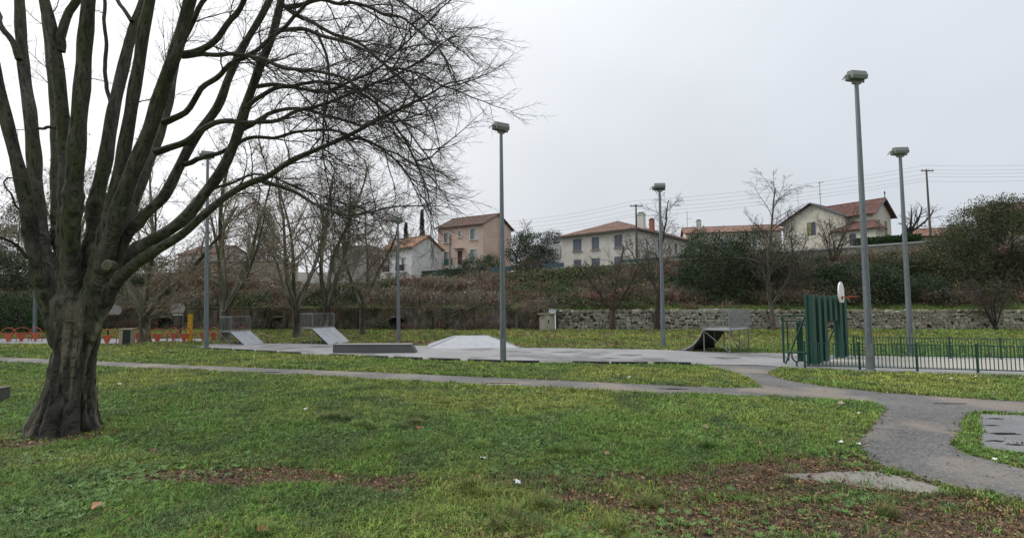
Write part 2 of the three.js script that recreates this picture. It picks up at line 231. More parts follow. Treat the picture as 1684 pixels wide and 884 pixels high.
// ---------- dry-stone retaining wall ----------
{
  const r = rng(17), t = thing('stone_wall', 'long rubble stone retaining wall at the foot of the bank', 'wall', V(0, 0, -WALL_D));
  const x0 = 4.3, x1 = 62;
  part('mortar', bx(x1 - x0, 2.05, 0.5, (x0 + x1) / 2, 1.12, -0.12), std([0.065, 0.058, 0.046], 0.97, { map: mottled }), t);
  const shapes = []; for (let k = 0; k < 9; k++) { const pts = []; for (let i = 0; i < 15; i++) { const s = (i % 2 ? 1 : -1), an = r() * 6.283, q = 0.40 + r() * 0.12; pts.push(V(clamp(Math.cos(an) * 0.62, -0.5, 0.5) * (0.85 + 0.2 * r()), clamp(Math.sin(an) * 0.62, -0.5, 0.5) * (0.85 + 0.2 * r()), s * q * (0.7 + 0.4 * r()))); } shapes.push(toCreasedNormals(new ConvexGeometry(pts), 0.7)); }
  const tones = [[0.35, 0.325, 0.27], [0.27, 0.25, 0.205], [0.44, 0.415, 0.35], [0.20, 0.18, 0.145], [0.30, 0.26, 0.19], [0.14, 0.125, 0.10]].map(c => std(c, 0.95, { map: mottled, bumpMap: grainBump, bumpScale: 0.02 }));
  const stones = []; let y = 0.32;
  while (y < 2.2) {
    const h0 = 0.22 + r() * 0.14; let x = x0 + r() * 0.2;
    while (x < x1) { const w = 0.26 + r() * r() * 0.5, h = h0 * (0.8 + 0.5 * r()); if (r() > 0.035) stones.push([x + w / 2, y + h0 / 2 + (r() - 0.5) * 0.08, w * 1.08, h * 1.12, 0.16 + r() * 0.1]); x += w; }
    y += h0 * 0.97;
  }
  const seen = stones.filter(s => s[0] < 52).sort((a, b) => b[2] * b[3] - a[2] * a[3]), own = new Set(seen.slice(0, 300)), rest = [];
  const toneOf = s => { const n = noise(s[0] * 0.22, s[1] * 0.8, 4); const q = n * 0.6 + r() * 0.6; return s[0] > 26 && r() < 0.35 ? 4 : q > 0.85 ? 2 : q > 0.62 ? 0 : q > 0.42 ? 1 : q > 0.25 ? 3 : 5; };
  for (const s of stones) {
    const sh = shapes[Math.floor(r() * 9)], k = toneOf(s), rot = (r() - 0.5) * 0.3, flip = r() < 0.5 ? Math.PI : 0;
    if (own.has(s)) { const m = part('stone', sh, tones[k], t, [s[0], s[1], 0.13], [0, 0, rot + flip]); m.scale.set(s[2], s[3], s[4] * 1.5); }
    else { const g = sh.clone(); g.applyMatrix4(new THREE.Matrix4().compose(V(s[0], s[1], 0.13), new THREE.Quaternion().setFromEuler(new THREE.Euler(0, 0, rot + flip)), V(s[2], s[3], s[4] * 1.5))); (rest[k] = rest[k] || []).push(g); }
  }
  rest.forEach((gs, k) => { if (gs) { const m = part('small_stones', joined(gs), tones[k], t); m.userData.kind = 'stuff'; } });
}
// ---------- dark stained wall behind the plane trees ----------
{
  const t = thing('stained_wall', 'dark damp stained retaining wall with low arches behind the plane trees', 'wall', V(0, 0, -WALL_D));
  const tx = tex(1024, 256, (u, v) => {
    const n = tf(u * 4, v, 8, 33, 5), st = tf(u * 6, v * 0.18, 32, 41, 3), k = 0.11 + 0.22 * (n - 0.45) + 0.16 * (st - 0.5);
    let c = mix3([k * 1.15, k * 0.95, k * 0.78], [0.035, 0.04, 0.025], sstep(0.5, 0.72, tf(u * 3, v, 6, 51, 4)) * 0.8); const rust = sstep(0.60, 0.72, tf(u * 5, v * 0.5, 5, 77, 4)); return mix3(c, [0.20, 0.125, 0.065], rust * 0.6).map(q => Math.max(0.012, q));
  });
  const m = new THREE.MeshStandardMaterial({ map: tx, roughness: 0.95 });
  // the wall is a shape with arch openings cut out
  const sh = new THREE.Shape(); sh.moveTo(-66, 0.2); sh.lineTo(3.6, 0.2); sh.lineTo(3.6, 2.42); sh.lineTo(-66, 2.52); sh.closePath();
  const niches = [-11.2, -22.6, -33.6].map((x, i) => [x, 0.75 + 0.1 * (i % 2), 1.15]);
  for (const [x, w, h] of niches) { const q = new THREE.Path(); q.moveTo(x - w, 0.42); q.lineTo(x + w, 0.42); q.lineTo(x + w, 0.42 + h * 0.8); q.quadraticCurveTo(x, 0.42 + h * 1.15, x - w, 0.42 + h * 0.8); q.closePath(); sh.holes.push(q); }
  const g = new THREE.ExtrudeGeometry(sh, { depth: 0.4, bevelEnabled: false }); g.translate(0, 0, -0.25);
  const uv = g.attributes.uv; for (let i = 0; i < uv.count; i++) uv.setXY(i, uv.getX(i) / 24, uv.getY(i) / 6);
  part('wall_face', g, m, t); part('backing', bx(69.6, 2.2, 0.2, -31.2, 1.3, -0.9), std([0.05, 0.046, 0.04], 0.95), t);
  for (const [x, w, h] of niches) part('lintel', rbx(w * 1.4, 0.13, 0.2, 0.02, x, 0.42 + h * 1.08, 0.1), M.concrete, t);
  const r = rng(8); for (let x = -60; x < 3; x += 3.1 + r()) part('buttress', bx(0.35, 1.9 + r() * 0.3, 0.25, x, 1.3, 0.26), m, t);
  part('coping', rbx(69.5, 0.09, 0.5, 0.03, -31.2, 2.54, 0), std([0.13, 0.125, 0.08], 0.95, { map: mottled }), t);
  const f = thing('mesh_fence', 'thin green wire fence along the top of the dark wall', 'fence', V(0, 2.58, -WALL_D - 0.05));
  const pg = bar(V(0, 0, 0), V(0, 1.15, 0), 0.03, 6), fm = std([0.03, 0.055, 0.045], 0.6); for (let x = -58; x < 4; x += 2.5) part('post', pg, fm, f, [x, -0.02, 0]);
  for (const y of [0.12, 0.47, 0.8, 1.1]) part('line_wire', bx(62, 0.018, 0.018, -27.5, y, 0.035), fm, f);
}
{ // round concrete chamber where the two walls meet
  const t = thing('valve_chamber', 'small round concrete chamber with flat slab lid between the two walls', 'chamber', V(3.35, 0.38, -49.2));
  part('drum', new THREE.CylinderGeometry(0.74, 0.76, 1.5, 28).translate(0, 0.75, 0), std([0.44, 0.42, 0.34], 0.9, { map: mottled }), t);
  part('lid', rbx(1.75, 0.12, 1.7, 0.02, 0, 1.56, 0), std([0.36, 0.32, 0.26], 0.9, { map: mottled }), t, null, [0, 0, 0.03]);
  part('hatch', rbx(0.12, 0.3, 0.06, 0.02, 0.1, 0.85, 0.74), M.dark, t);
}

// ---------- houses on the road above ----------
function wallShape(outline, holes, thick) { const s = new THREE.Shape(outline.map(q => new THREE.Vector2(...q))); for (const [x0, y0, x1, y1] of holes) { const h = new THREE.Path(); h.moveTo(x0, y0); h.lineTo(x1, y0); h.lineTo(x1, y1); h.lineTo(x0, y1); h.closePath(); s.holes.push(h); } return new THREE.ExtrudeGeometry(s, { depth: thick, bevelEnabled: false }).translate(0, 0, -thick); }
const plaster = (c, streak = 0.08) => { const t = tex(256, 256, (u, v) => { const k = 0.82 + 0.24 * (tf(u, v, 6, c[0] * 99 | 0, 4) - 0.5) - streak * sstep(0.55, 0.75, tf(u, v * 0.2, 24, 5, 3)); return [c[0] * k, c[1] * k, c[2] * k * 0.99]; }); t.repeat.set(0.2, 0.2); return new THREE.MeshStandardMaterial({ map: t, roughness: 0.92 }); };
const tiles = (c, c2) => { const t = tex(256, 256, (u, v) => { const row = Math.floor(v * 12), col = Math.floor(u * 16 + (row % 2) * 0.5), k = 0.62 + 0.62 * hash(col, row, 4), w = 0.75 + 0.25 * Math.sin(u * 16 * 6.283); return mix3(c, c2, sstep(0.4, 0.7, tf(u, v, 5, 7, 4))).map(q => q * k * w); }); t.repeat.set(1 / 3.2, 1 / 3.2); const b = tex(256, 256, (u, v) => 0.5 + 0.5 * Math.sin(u * 16 * 6.283) * 0.8 - 0.3 * ((v * 12) % 1), false); b.repeat.set(1 / 3.2, 1 / 3.2); return new THREE.MeshStandardMaterial({ map: t, bumpMap: b, bumpScale: 0.06, roughness: 0.92 }); };
const RT = { brown: tiles([0.16, 0.085, 0.06], [0.10, 0.06, 0.048]), orange: tiles([0.42, 0.22, 0.135], [0.30, 0.16, 0.10]), mixed: tiles([0.27, 0.155, 0.105], [0.15, 0.095, 0.07]), red: tiles([0.185, 0.085, 0.065], [0.12, 0.062, 0.05]), faded: tiles([0.36, 0.20, 0.14], [0.24, 0.13, 0.09]) };
// a slab of roof through four corners (counter-clockwise from above), with thickness
function roofSlab(q, th = 0.14) {
  const n = q[1].clone().sub(q[0]).cross(q[2].clone().sub(q[0])).normalize(); if (n.y < 0) n.negate();
  const lo = q.map(v => v.clone().addScaledVector(n, -th)), p = [], u = [], ex = q[1].clone().sub(q[0]).normalize(), ey = n.clone().cross(ex);
  const face = a => { for (let k = 1; k < a.length - 1; k++) for (const v of [a[0], a[k], a[k + 1]]) { p.push(v.x, v.y, v.z); const r = v.clone().sub(q[0]); u.push(r.dot(ex), r.dot(ey)); } };
  face(q); face([...lo].reverse()); for (let k = 0; k < q.length; k++) { const m = (k + 1) % q.length; face([q[m], q[k], lo[k], lo[m]]); }
  const g = new THREE.BufferGeometry(); g.setAttribute('position', new THREE.Float32BufferAttribute(p, 3)); g.setAttribute('uv', new THREE.Float32BufferAttribute(u, 2)); g.computeVertexNormals(); return g;
}
// local axes: the front lies in z = 0 from x = -L to 0 and looks to +z, the house runs back to z = -D
function gableRoof(L, D, h, rise, ov, mat, parent, along = 'x', off = [0, 0]) {
  const [ox, oz] = off, gs = []; const k = rise / ((along === 'x' ? D : L) / 2);
  if (along === 'x') { const y0 = h - ov * k; gs.push(roofSlab([V(ox - L - ov, y0, oz + ov), V(ox + ov, y0, oz + ov), V(ox + ov, h + rise, oz - D / 2), V(ox - L - ov, h + rise, oz - D / 2)]), roofSlab([V(ox + ov, y0, oz - D - ov), V(ox - L - ov, y0, oz - D - ov), V(ox - L - ov, h + rise, oz - D / 2), V(ox + ov, h + rise, oz - D / 2)])); }
  else { const y0 = h - ov * k; gs.push(roofSlab([V(ox - L - ov, y0, oz - D - ov), V(ox - L - ov, y0, oz + ov), V(ox - L / 2, h + rise, oz + ov), V(ox - L / 2, h + rise, oz - D - ov)]), roofSlab([V(ox + ov, y0, oz + ov), V(ox + ov, y0, oz - D - ov), V(ox - L / 2, h + rise, oz - D - ov), V(ox - L / 2, h + rise, oz + ov)])); }
  for (const g of gs) g.translate(0, 0.15, 0); const m = part('roof', joined(gs), mat, parent);
  const rg = along === 'x' ? bar(V(ox - L - ov, h + rise + 0.13, oz - D / 2), V(ox + ov, h + rise + 0.13, oz - D / 2), 0.11, 8) : bar(V(ox - L / 2, h + rise + 0.13, oz - D - ov), V(ox - L / 2, h + rise + 0.13, oz + ov), 0.11, 8);
  part('ridge_tiles', rg, mat, m); return m;
}
function hipRoof(L, D, h, rise, ov, mat, parent) {
  const a = V(-L - ov, h, ov), b = V(ov, h, ov), c = V(ov, h, -D - ov), d = V(-L - ov, h, -D - ov), q = Math.min(L, D) / 2; let r1, r2;
  if (D > L) { r1 = V(-L / 2, h + rise, -q); r2 = V(-L / 2, h + rise, -D + q); } else { r1 = V(-L + q, h + rise, -D / 2); r2 = V(-q, h + rise, -D / 2); }
  const gs = D > L ? [roofSlab([a, b, r1]), roofSlab([b, c, r2, r1]), roofSlab([c, d, r2]), roofSlab([d, a, r1, r2])] : [roofSlab([a, b, r2, r1]), roofSlab([b, c, r2]), roofSlab([c, d, r1, r2]), roofSlab([d, a, r1])];
  for (const g of gs) g.translate(0, 0.12, 0); return part('roof', joined(gs), mat, parent);
}
// a window in a wall that looks to +z (side = false) or to +x (side = true)
function windowIn(parent, x, y, w, h, side, shutter, open = true, curtain = true, surround = true) {
  const o = new THREE.Group(); o.name = 'window'; parent.add(o); if (side) { o.position.set(0, y, x); o.rotation.y = Math.PI / 2; } else o.position.set(x, y, 0);
  const fr = [bx(0.07, h, 0.06, -w / 2 + 0.035, 0, -0.12), bx(0.07, h, 0.06, w / 2 - 0.035, 0, -0.12), bx(w - 0.14, 0.07, 0.06, 0, h / 2 - 0.035, -0.12), bx(w - 0.14, 0.07, 0.06, 0, -h / 2 + 0.035, -0.12), bx(0.08, h - 0.14, 0.065, 0, 0, -0.118)];
  part('frame', joined(fr), M.frame, o);
  for (const s of [-1, 1]) part('pane', bx(w / 2 - 0.12, h - 0.16, 0.02, s * (w / 4 - 0.015), 0, -0.13), curtain && s > 0 ? M.curtain : M.glass, o);
  part('sill', bx(w + 0.3, 0.09, 0.26, 0, -h / 2 - 0.06, 0.06), surround ? M.dirtyWhite : M.concrete, o);
  if (surround) part('surround', joined([bx(0.14, h + 0.28, 0.04, -w / 2 - 0.07, 0.01, 0.015), bx(0.14, h + 0.28, 0.04, w / 2 + 0.07, 0.01, 0.015), bx(w, 0.14, 0.04, 0, h / 2 + 0.08, 0.015)]), M.dirtyWhite, o);
  if (shutter) for (const s of open ? [-1] : [-1, 1]) part('shutter', bx(w / 2 - 0.06, h - 0.06, 0.05, s * (w / 4 + 0.01), 0, -0.055), shutter, o);
  return o;
}
const hole = (x, y, w, h) => [x - w / 2, y - h / 2, x + w / 2, y + h / 2];
function shell(t, L, D, h, rise, mat, front, sideWins, along = 'x', th = 0.3) {
  const gab = along === 'x', fo = gab ? [[-L, 0], [0, 0], [0, h], [-L, h]] : [[-L, 0], [0, 0], [0, h], [-L / 2, h + rise], [-L, h]], so = gab && rise ? [[0, 0], [D, 0], [D, h], [D / 2, h + rise], [0, h]] : [[0, 0], [D, 0], [D, h], [0, h]];
  const f = wallShape(fo, front.map(q => hole(...q)), th), b = wallShape(fo, [], th); b.translate(0, 0, -D + th);
  // turn the side outline so that local z runs from 0 to -D
  const inset = so.map(([a, c]) => [clamp(a, 0.006, D - 0.006), c]);
  const side = wallShape(inset, sideWins.map(([x, y, w, hh]) => hole(-x, y, w, hh)), th); side.rotateY(Math.PI / 2); side.translate(0.004, 0, 0);
  const left = wallShape(inset, [], th); left.rotateY(Math.PI / 2); left.translate(-L + th - 0.004, 0, 0);
  part('wall', joined([f, b, side, left]), mat, t);
}
function house(name, label, px, d, base, a, group) { const p = P(px, 440, d); return thing(name, label, 'house', V(p.x, base, -d), -a, group); }
const rad = q => q * Math.PI / 180;
{ // white house with orange tiles
  const t = house('house', 'small white two storey house with orange tiled roof beside the pink house', 677, 68, 6.2, rad(39)), L = 6.7, D = 5.4, h = 4.45;
  const fw = [[-4.85, 2.15, 0.95, 1.9], [-1.75, 2.15, 0.95, 1.9], [-4.85, 0.45, 0.9, 0.7], [-1.3, 0.45, 0.7, 0.7]];
  shell(t, L, D, h, 1.65, plaster([0.72, 0.71, 0.69]), fw, []); gableRoof(L, D, h, 1.65, 0.35, RT.orange, t);
  for (const [x, y, w, hh] of fw) windowIn(t, x, y, w, hh, false, null, true, true, false);
  for (const x of [-4.85, -1.75]) { const b = new THREE.Group(); b.name = 'balcony'; b.position.set(x, 1.2, 0); t.add(b); part('slab', rbx(1.7, 0.12, 0.6, 0.02, 0, -0.06, 0.3), M.dirtyWhite, b); part('corbel', joined([bx(0.9, 0.14, 0.4, 0, -0.19, 0.2), bx(0.5, 0.12, 0.25, 0, -0.32, 0.12)]), M.dirtyWhite, b); const rs = [bx(1.7, 0.05, 0.05, 0, 0.85, 0.57), bx(1.7, 0.05, 0.05, 0, 0.08, 0.57)]; for (let k = 0; k <= 16; k++) rs.push(bx(0.05, 0.75, 0.04, -0.82 + k * 0.1025, 0.465, 0.57)); for (const s of [-1, 1]) rs.push(bx(0.05, 0.05, 0.55, s * 0.82, 0.85, 0.28)); part('railing', joined(rs), M.dark, b); }
  part('downpipe', bar(V(-3.25, 0, 0.07), V(-3.25, h, 0.07), 0.06, 6), M.dark, t); part('gutter', bar(V(-L - 0.3, h - 0.12, 0.42), V(0.3, h - 0.12, 0.42), 0.06, 6), M.wood, t);
}
{ // pink house
  const t = house('house', 'tall pink rendered house with brown tiled roof and small front steps', 794, 70, 6.9, rad(32)), L = 8.05, D = 7.3, h = 7.25;
  const fw = [[-6.35, 5.7, 1.15, 1.45], [-1.6, 5.85, 1.15, 1.5], [-4.05, 6.05, 0.55, 0.85], [-6.35, 2.9, 1.15, 1.45], [-1.6, 2.95, 1.15, 1.5], [-4.0, 2.6, 0.85, 2.1]];
  shell(t, L, D, h, 1.75, plaster([0.68, 0.51, 0.42]), fw, []); gableRoof(L, D, h, 1.75, 0.4, RT.brown, t);
  fw.slice(0, 5).forEach(([x, y, w, hh], i) => windowIn(t, x, y, w, hh, false, i === 2 ? null : M.shutterGrey));
  const door = part('door', bx(0.8, 2.05, 0.06, -4.0, 2.6, -0.15), std([0.05, 0.035, 0.03], 0.6), t); part('handle', bx(0.05, 0.12, 0.06, -3.7, 2.55, -0.1), M.galv, door);
  part('canopy', rbx(1.6, 0.1, 0.8, 0.02, -4.0, 3.95, 0.35), M.concrete, t);
  const st = []; for (let k = 0; k < 8; k++) st.push(bx(0.3, 0.19 * (8 - k), 1.0, -3.25 + k * 0.3, 0.19 * (8 - k) / 2, 0.75)); st.push(bx(2.1, 1.5, 1.25, -4.45, 0.75, 0.66)); part('steps', joined(st), M.dirtyWhite, t);
  part('step_railing', joined([bar(V(-3.3, 2.5, 1.26), V(-1.0, 0.95, 1.26), 0.035), bar(V(-5.4, 2.5, 1.26), V(-3.3, 2.5, 1.26), 0.035), ...[-5.4, -4.7, -4, -3.3, -2.6, -1.9, -1.1].map(x => bar(V(x, 0.6, 1.26), V(x, x <= -3.3 ? 2.5 : 2.5 - (x + 3.3) * 0.68, 1.26), 0.025))]), M.wood, t);
  part('privacy_screen', bx(1.5, 0.85, 0.04, -5.0, 2.0, 1.32), std([0.03, 0.11, 0.10], 0.6), t);
  part('cellar_door', bx(1.1, 1.1, 0.06, -5.0, 0.62, 1.31), M.dark, t);
  part('chimney', joined([bx(0.42, 9.3, 0.38, 0.21, 4.65, -4.3), bx(0.52, 0.1, 0.48, 0.21, 9.33, -4.3)]), std([0.50, 0.38, 0.29], 0.9), t);
  part('gutter', bar(V(-L - 0.4, h - 0.15, 0.48), V(0.4, h - 0.15, 0.48), 0.07, 6), M.wood, t);
}
{ // long pale building with hipped roof
  const t = house('long_house', 'long pale building with low hipped brown tile roof and dark shutters', 1045, 68, 7.4, rad(42)), L = 12.2, D = 27, h = 5.6;
  const fw = []; for (const x of [-9.3, -6.2, -1.9 - 0.6]) { fw.push([x, 4.25, x < -7 ? 1.5 : 1.25, 1.75], [x, 1.3, 1.35, 1.6]); }
  const sw = []; for (const z of [-7.4, -10.4, -12.8]) sw.push([z, 4.2, z === -10.4 ? 0.55 : 1.1, 1.5]); sw.push([-3.2, 2.0, 0.9, 0.7]);
  shell(t, L, D, h, 0, plaster([0.66, 0.63, 0.57], 0.12), fw, sw); hipRoof(L, D, h, 2.5, 0.55, RT.mixed, t);
  fw.forEach(([x, y, w, hh]) => windowIn(t, x, y, w, hh, false, M.shutterBlue, false, false, false)); sw.forEach(([z, y, w, hh]) => windowIn(t, z, y, w, hh, true, M.shutterBlue, true, false, false));
  const ch = part('chimney', joined([bx(1.0, 2.4, 0.75, -1.2, 7.1, -4.2), bx(1.15, 0.12, 0.9, -1.2, 8.35, -4.2)]), M.dirtyWhite, t); part('cowl', bx(0.7, 0.2, 0.5, -1.2, 8.52, -4.2), M.dark, ch);
  const c2 = part('chimney', joined([bx(0.6, 2.3, 0.6, -1.6, 6.95, -8.2), bx(0.72, 0.1, 0.72, -1.6, 8.12, -8.2)]), std([0.30, 0.12, 0.085], 0.9), t); part('cowl', bx(0.42, 0.2, 0.42, -1.6, 8.26, -8.2), M.dark, c2);
  part('eaves_board', joined([bx(L + 1.1, 0.16, 0.05, -L / 2, h - 0.02, 0.53), bx(0.05, 0.16, D + 1.1, 0.53, h - 0.02, -D / 2)]), M.wood, t);
}
{ // rear wing with paler roof
  const t = house('rear_house', 'cream house with pale faded tile roof behind the dark evergreens', 1288, 84, 9.5, rad(14)), L = 15, D = 9, h = 5.8;
  shell(t, L, D, h, 1.5, plaster([0.58, 0.52, 0.43]), [[-4, 4, 1, 1.4], [-9, 4, 1, 1.4]], []); gableRoof(L, D, h, 1.5, 0.4, RT.faded, t); windowIn(t, -4, 4, 1, 1.4, false, M.shutterBlue); windowIn(t, -9, 4, 1, 1.4, false, M.shutterBlue);
  const ch = part('chimney', joined([bx(0.8, 2.2, 0.7, -12.6, 7.2, -3), bx(0.95, 0.1, 0.85, -12.6, 8.35, -3)]), M.dirtyWhite, t); part('cowl', bx(0.6, 0.18, 0.5, -12.6, 8.5, -3), M.dark, ch);
  part('aerial', joined([bar(V(-14.4, 6.5, -4), V(-14.4, 10.4, -4), 0.04, 5), bx(0.9, 0.05, 0.05, -14.1, 9.0, -4)]), M.galv, t);
}
{ // villa with two gables
  const t = house('villa', 'old pale villa with dark red roof and two gables above the bank', 1441, 74, 10.8, rad(56)), L = 7.2, D = 6.2, h = 5.7, wall = plaster([0.66, 0.625, 0.53], 0.24);
  const sw = [[-1.75, 3.7, 0.95, 1.95], [-4.3, 3.7, 0.95, 1.95]];
  shell(t, L, D, h, 2.2, wall, [], sw); gableRoof(L, D, h, 2.2, 0.6, RT.red, t); sw.forEach(([z, y, w, hh]) => windowIn(t, z, y, w, hh, true, M.shutterOlive, false, false, false));
  part('finial', joined([bar(V(0.5, 8.0, -3.1), V(0.5, 9.1, -3.1), 0.06, 6), new THREE.SphereGeometry(0.13, 8, 6).translate(0.5, 8.8, -3.1)]), M.dark, t);
  part('barge_board', joined([bar(V(0.63, h - 0.4, 0.6), V(0.63, h + 2.2, -3.1), 0.1, 4), bar(V(0.63, h - 0.4, -6.8), V(0.63, h + 2.2, -3.1), 0.1, 4)]), M.shutterBlue, t);
  const wg = new THREE.Group(); wg.name = 'gable_wing'; wg.position.set(-3.2, 0, 1.2); t.add(wg);
  const fw = [[-4.9, 4.1, 1.3, 2.1]]; shell(wg, 9.4, 7.6, 5.5, 2.5, wall, fw, [], 'z'); gableRoof(9.4, 7.6, 5.5, 2.5, 0.6, RT.red, wg, 'z'); part('shutter', bx(0.55, 2.0, 0.05, -5.2, 4.1, -0.06), M.shutterOlive, wg); part('pane', bx(1.25, 2.05, 0.03, -4.9, 4.1, -0.13), M.glass, wg);
  part('barge_board', joined([bar(V(0.64, 5.2, 0.64), V(-4.7, 8.12, 0.64), 0.11, 4), bar(V(-10.04, 5.2, 0.64), V(-4.7, 8.12, 0.64), 0.11, 4)]), M.shutterBlue, wg);
  const po = new THREE.Group(); po.name = 'porch'; po.position.set(1.3, 0, 3.0); t.add(po);
  part('porch_wall', wallShape([[-5.2, 0], [0, 0], [0, 2.9], [-5.2, 2.9]], [hole(-2.9, 1.55, 0.9, 1.7)], 0.25), wall, po); part('porch_side', bx(0.25, 2.9, 2.9, -0.126, 1.45, -1.72), wall, po); part('porch_roof', joined([roofSlab([V(-5.7, 2.95, 0.5), V(0.5, 2.95, 0.5), V(-1.2, 4.6, -3.0), V(-4.2, 4.6, -3.0)]), roofSlab([V(0.5, 2.95, 0.5), V(0.5, 2.95, -3.0), V(-1.2, 4.6, -3.0)]), roofSlab([V(-5.7, 2.95, -3.0), V(-5.7, 2.95, 0.5), V(-4.2, 4.6, -3.0)])]), RT.red, po); part('pane', bx(0.85, 1.65, 0.03, -2.9, 1.55, -0.12), M.glass, po);
  part('aerial', joined([bar(V(-7.6, 7.5, -1), V(-7.6, 11.9, -1), 0.05, 5), bx(0.9, 0.06, 0.06, -7.4, 11.7, -1), bx(0.5, 0.06, 0.06, -7.6, 9.9, -1)]), M.galv, t);
}
{ // roofs further right
  const t = house('brick_house', 'dark red roofed house half hidden by evergreen at the frame edge', 1612, 76, 9.6, rad(45)), L = -12;
  const g = new THREE.Group(); g.name = 'body'; g.position.set(12, 0, 0); t.add(g); shell(g, 12, 8, 6.8, 1.6, plaster([0.17, 0.15, 0.10]), [], []); gableRoof(12, 8, 6.8, 1.6, 0.4, RT.red, g);
  const s = house('low_shed', 'low outbuilding with orange tile roof beside the utility pole', 1590, 70, 10.6, rad(10)); s.userData.category = 'shed'; shell(s, 5.6, 5, 1.9, 1.2, plaster([0.40, 0.34, 0.25]), [], []); gableRoof(5.6, 5, 1.9, 1.2, 0.3, RT.faded, s);
}
{ // houses glimpsed through the plane trees
  const t = house('house', 'distant pinkish house with red roof glimpsed through bare plane trees', 352, 104, 9.5, rad(20)), fw = [[-2.5, 2.6, 1, 1.4], [-5.5, 2.6, 1, 1.4], [-8, 2.6, 1, 1.4]]; shell(t, 10.5, 9, 4.2, 1.9, plaster([0.55, 0.47, 0.43]), fw, []); gableRoof(10.5, 9, 4.2, 1.9, 0.4, RT.red, t); fw.forEach(q => windowIn(t, ...q, false, M.shutterGrey));
  const s = house('low_building', 'low beige flat topped building on the bank behind the plane trees', 448, 66, 5.6, rad(8)); s.userData.category = 'building'; const w2 = [[-9.6, 1.9, 1.4, 0.7]]; shell(s, 12, 6, 2.9, 0, plaster([0.44, 0.38, 0.29]), w2, []); part('roof', rbx(12.4, 0.16, 6.4, 0.03, -6, 2.98, -3), M.concrete, s); windowIn(s, ...w2[0], false, null, true, false, false);
  const w = house('flat_house', 'white flat topped wall behind garden evergreens by the cedar', 922, 80, 8.2, rad(4)); w.userData.category = 'building'; shell(w, 6.4, 5, 4.1, 0, plaster([0.66, 0.66, 0.67]), [], []); part('roof', rbx(6.6, 0.14, 5.2, 0.03, -3.2, 4.17, -2.5), M.coping, w);
  const v = house('flat_house', 'grey concrete block behind the plane trees left of the white house', 606, 80, 6.2, rad(10)); v.userData.category = 'building'; const vw = [[-2.2, 4.2, 1.1, 1.9]]; shell(v, 6.2, 5, 6.0, 0, plaster([0.42, 0.40, 0.38]), vw, []); part('roof', rbx(6.5, 0.14, 5.2, 0.03, -3.1, 6.07, -2.5), M.coping, v); windowIn(v, ...vw[0], false, M.shutterBlue, false, false, false);
}
// ---------- walls and fences along the road ----------
function alongRoad(name, label, cat, xa, xb, d, low, high, mat, capMat) {
  const t = thing(name, label, cat, V(0, 0, -d)), n = Math.round((xb - xa) / 4);
  const blocks = [], caps = [];
  for (let k = 0; k < n; k++) { const a = lerp(xa, xb, k / n), b = lerp(xa, xb, (k + 1) / n), ya = roadH(a), yb = roadH(b); const s = new THREE.Shape([[a, ya - low], [b, yb - low], [b, yb + high], [a, ya + high]].map(q => new THREE.Vector2(...q))); blocks.push(new THREE.ExtrudeGeometry(s, { depth: 0.35, bevelEnabled: false }).translate(0, 0, -0.17)); if (capMat) { const c = new THREE.Shape([[a, ya + high], [b, yb + high], [b, yb + high + 0.2], [a, ya + high + 0.2]].map(q => new THREE.Vector2(...q))); caps.push(new THREE.ExtrudeGeometry(c, { depth: 0.55, bevelEnabled: false }).translate(0, 0, -0.27)); } }
  part('wall_face', joined(blocks), mat, t); if (capMat) part('coping', joined(caps), capMat, t); return t;
}
const rubble = tex(512, 256, (u, v) => { let best = 9, id = 0, second = 9; const gx = u * 24, gy = v * 12; for (let a = -1; a <= 1; a++) for (let b = -1; b <= 1; b++) { const i = Math.floor(gx) + a, j = Math.floor(gy) + b, dx = i + 0.2 + 0.6 * hash((i + 24) % 24, (j + 12) % 12, 1) - gx, dy = j + 0.2 + 0.6 * hash((i + 24) % 24, (j + 12) % 12, 2) - gy, q = dx * dx + dy * dy; if (q < best) { second = best; best = q; id = hash((i + 24) % 24, (j + 12) % 12, 3); } else if (q < second) second = q; } const e = sstep(0, 0.12, Math.sqrt(second) - Math.sqrt(best)); return mix3([0.10, 0.09, 0.07], mix3([0.20, 0.18, 0.14], [0.38, 0.34, 0.27], id), e); }); rubble.repeat.set(0.14, 0.28);
const rubbleMat = new THREE.MeshStandardMaterial({ map: rubble, roughness: 0.95 });
alongRoad('road_wall', 'rubble road wall with pale coping in front of the villa', 'wall', 31, 56, 63.4, 2.0, 0.08, rubbleMat, M.coping);
alongRoad('road_wall', 'low buff road wall below the pink and long houses', 'wall', -13, 9, 63.4, 1.2, 0.15, std([0.36, 0.29, 0.21], 0.95, { map: mottled }), null);
alongRoad('road_wall', 'low mossy road wall below the long pale building', 'wall', 9.2, 30.8, 63.6, 1.6, 0.1, std([0.22, 0.18, 0.13], 0.95, { map: mottled }), null);
function pales(name, label, xa, xb, d, h, mat) { const t = thing(name, label, 'fence', V(0, 0, -d)), n = Math.round((xb - xa) / 2); const pg = bx(0.09, h + 0.2, 0.09, 0, h / 2, 0); for (let k = 0; k <= n; k++) { const x = lerp(xa, xb, k / n); part('post', pg, mat, t, [x, roadH(x) + 0.1, 0]); } for (let k = 0; k < n; k++) { const a = lerp(xa, xb, k / n) + 0.05, b = lerp(xa, xb, (k + 1) / n) - 0.05, y = roadH((a + b) / 2) + 0.2; part('panel', bx(b - a, h - 0.1, 0.04, 0, 0, 0), mat, t, [(a + b) / 2, y + h / 2, 0], [0, 0, Math.atan(0.0625)]); } return t; }
pales('garden_fence', 'dark green screen fence beside the white house', -11.2, -3.2, 63.4, 0.85, std([0.02, 0.045, 0.03], 0.8));
pales('garden_fence', 'blue green metal fence right of the pink house', -2.6, 6.4, 63.5, 0.7, std([0.06, 0.11, 0.13], 0.6));
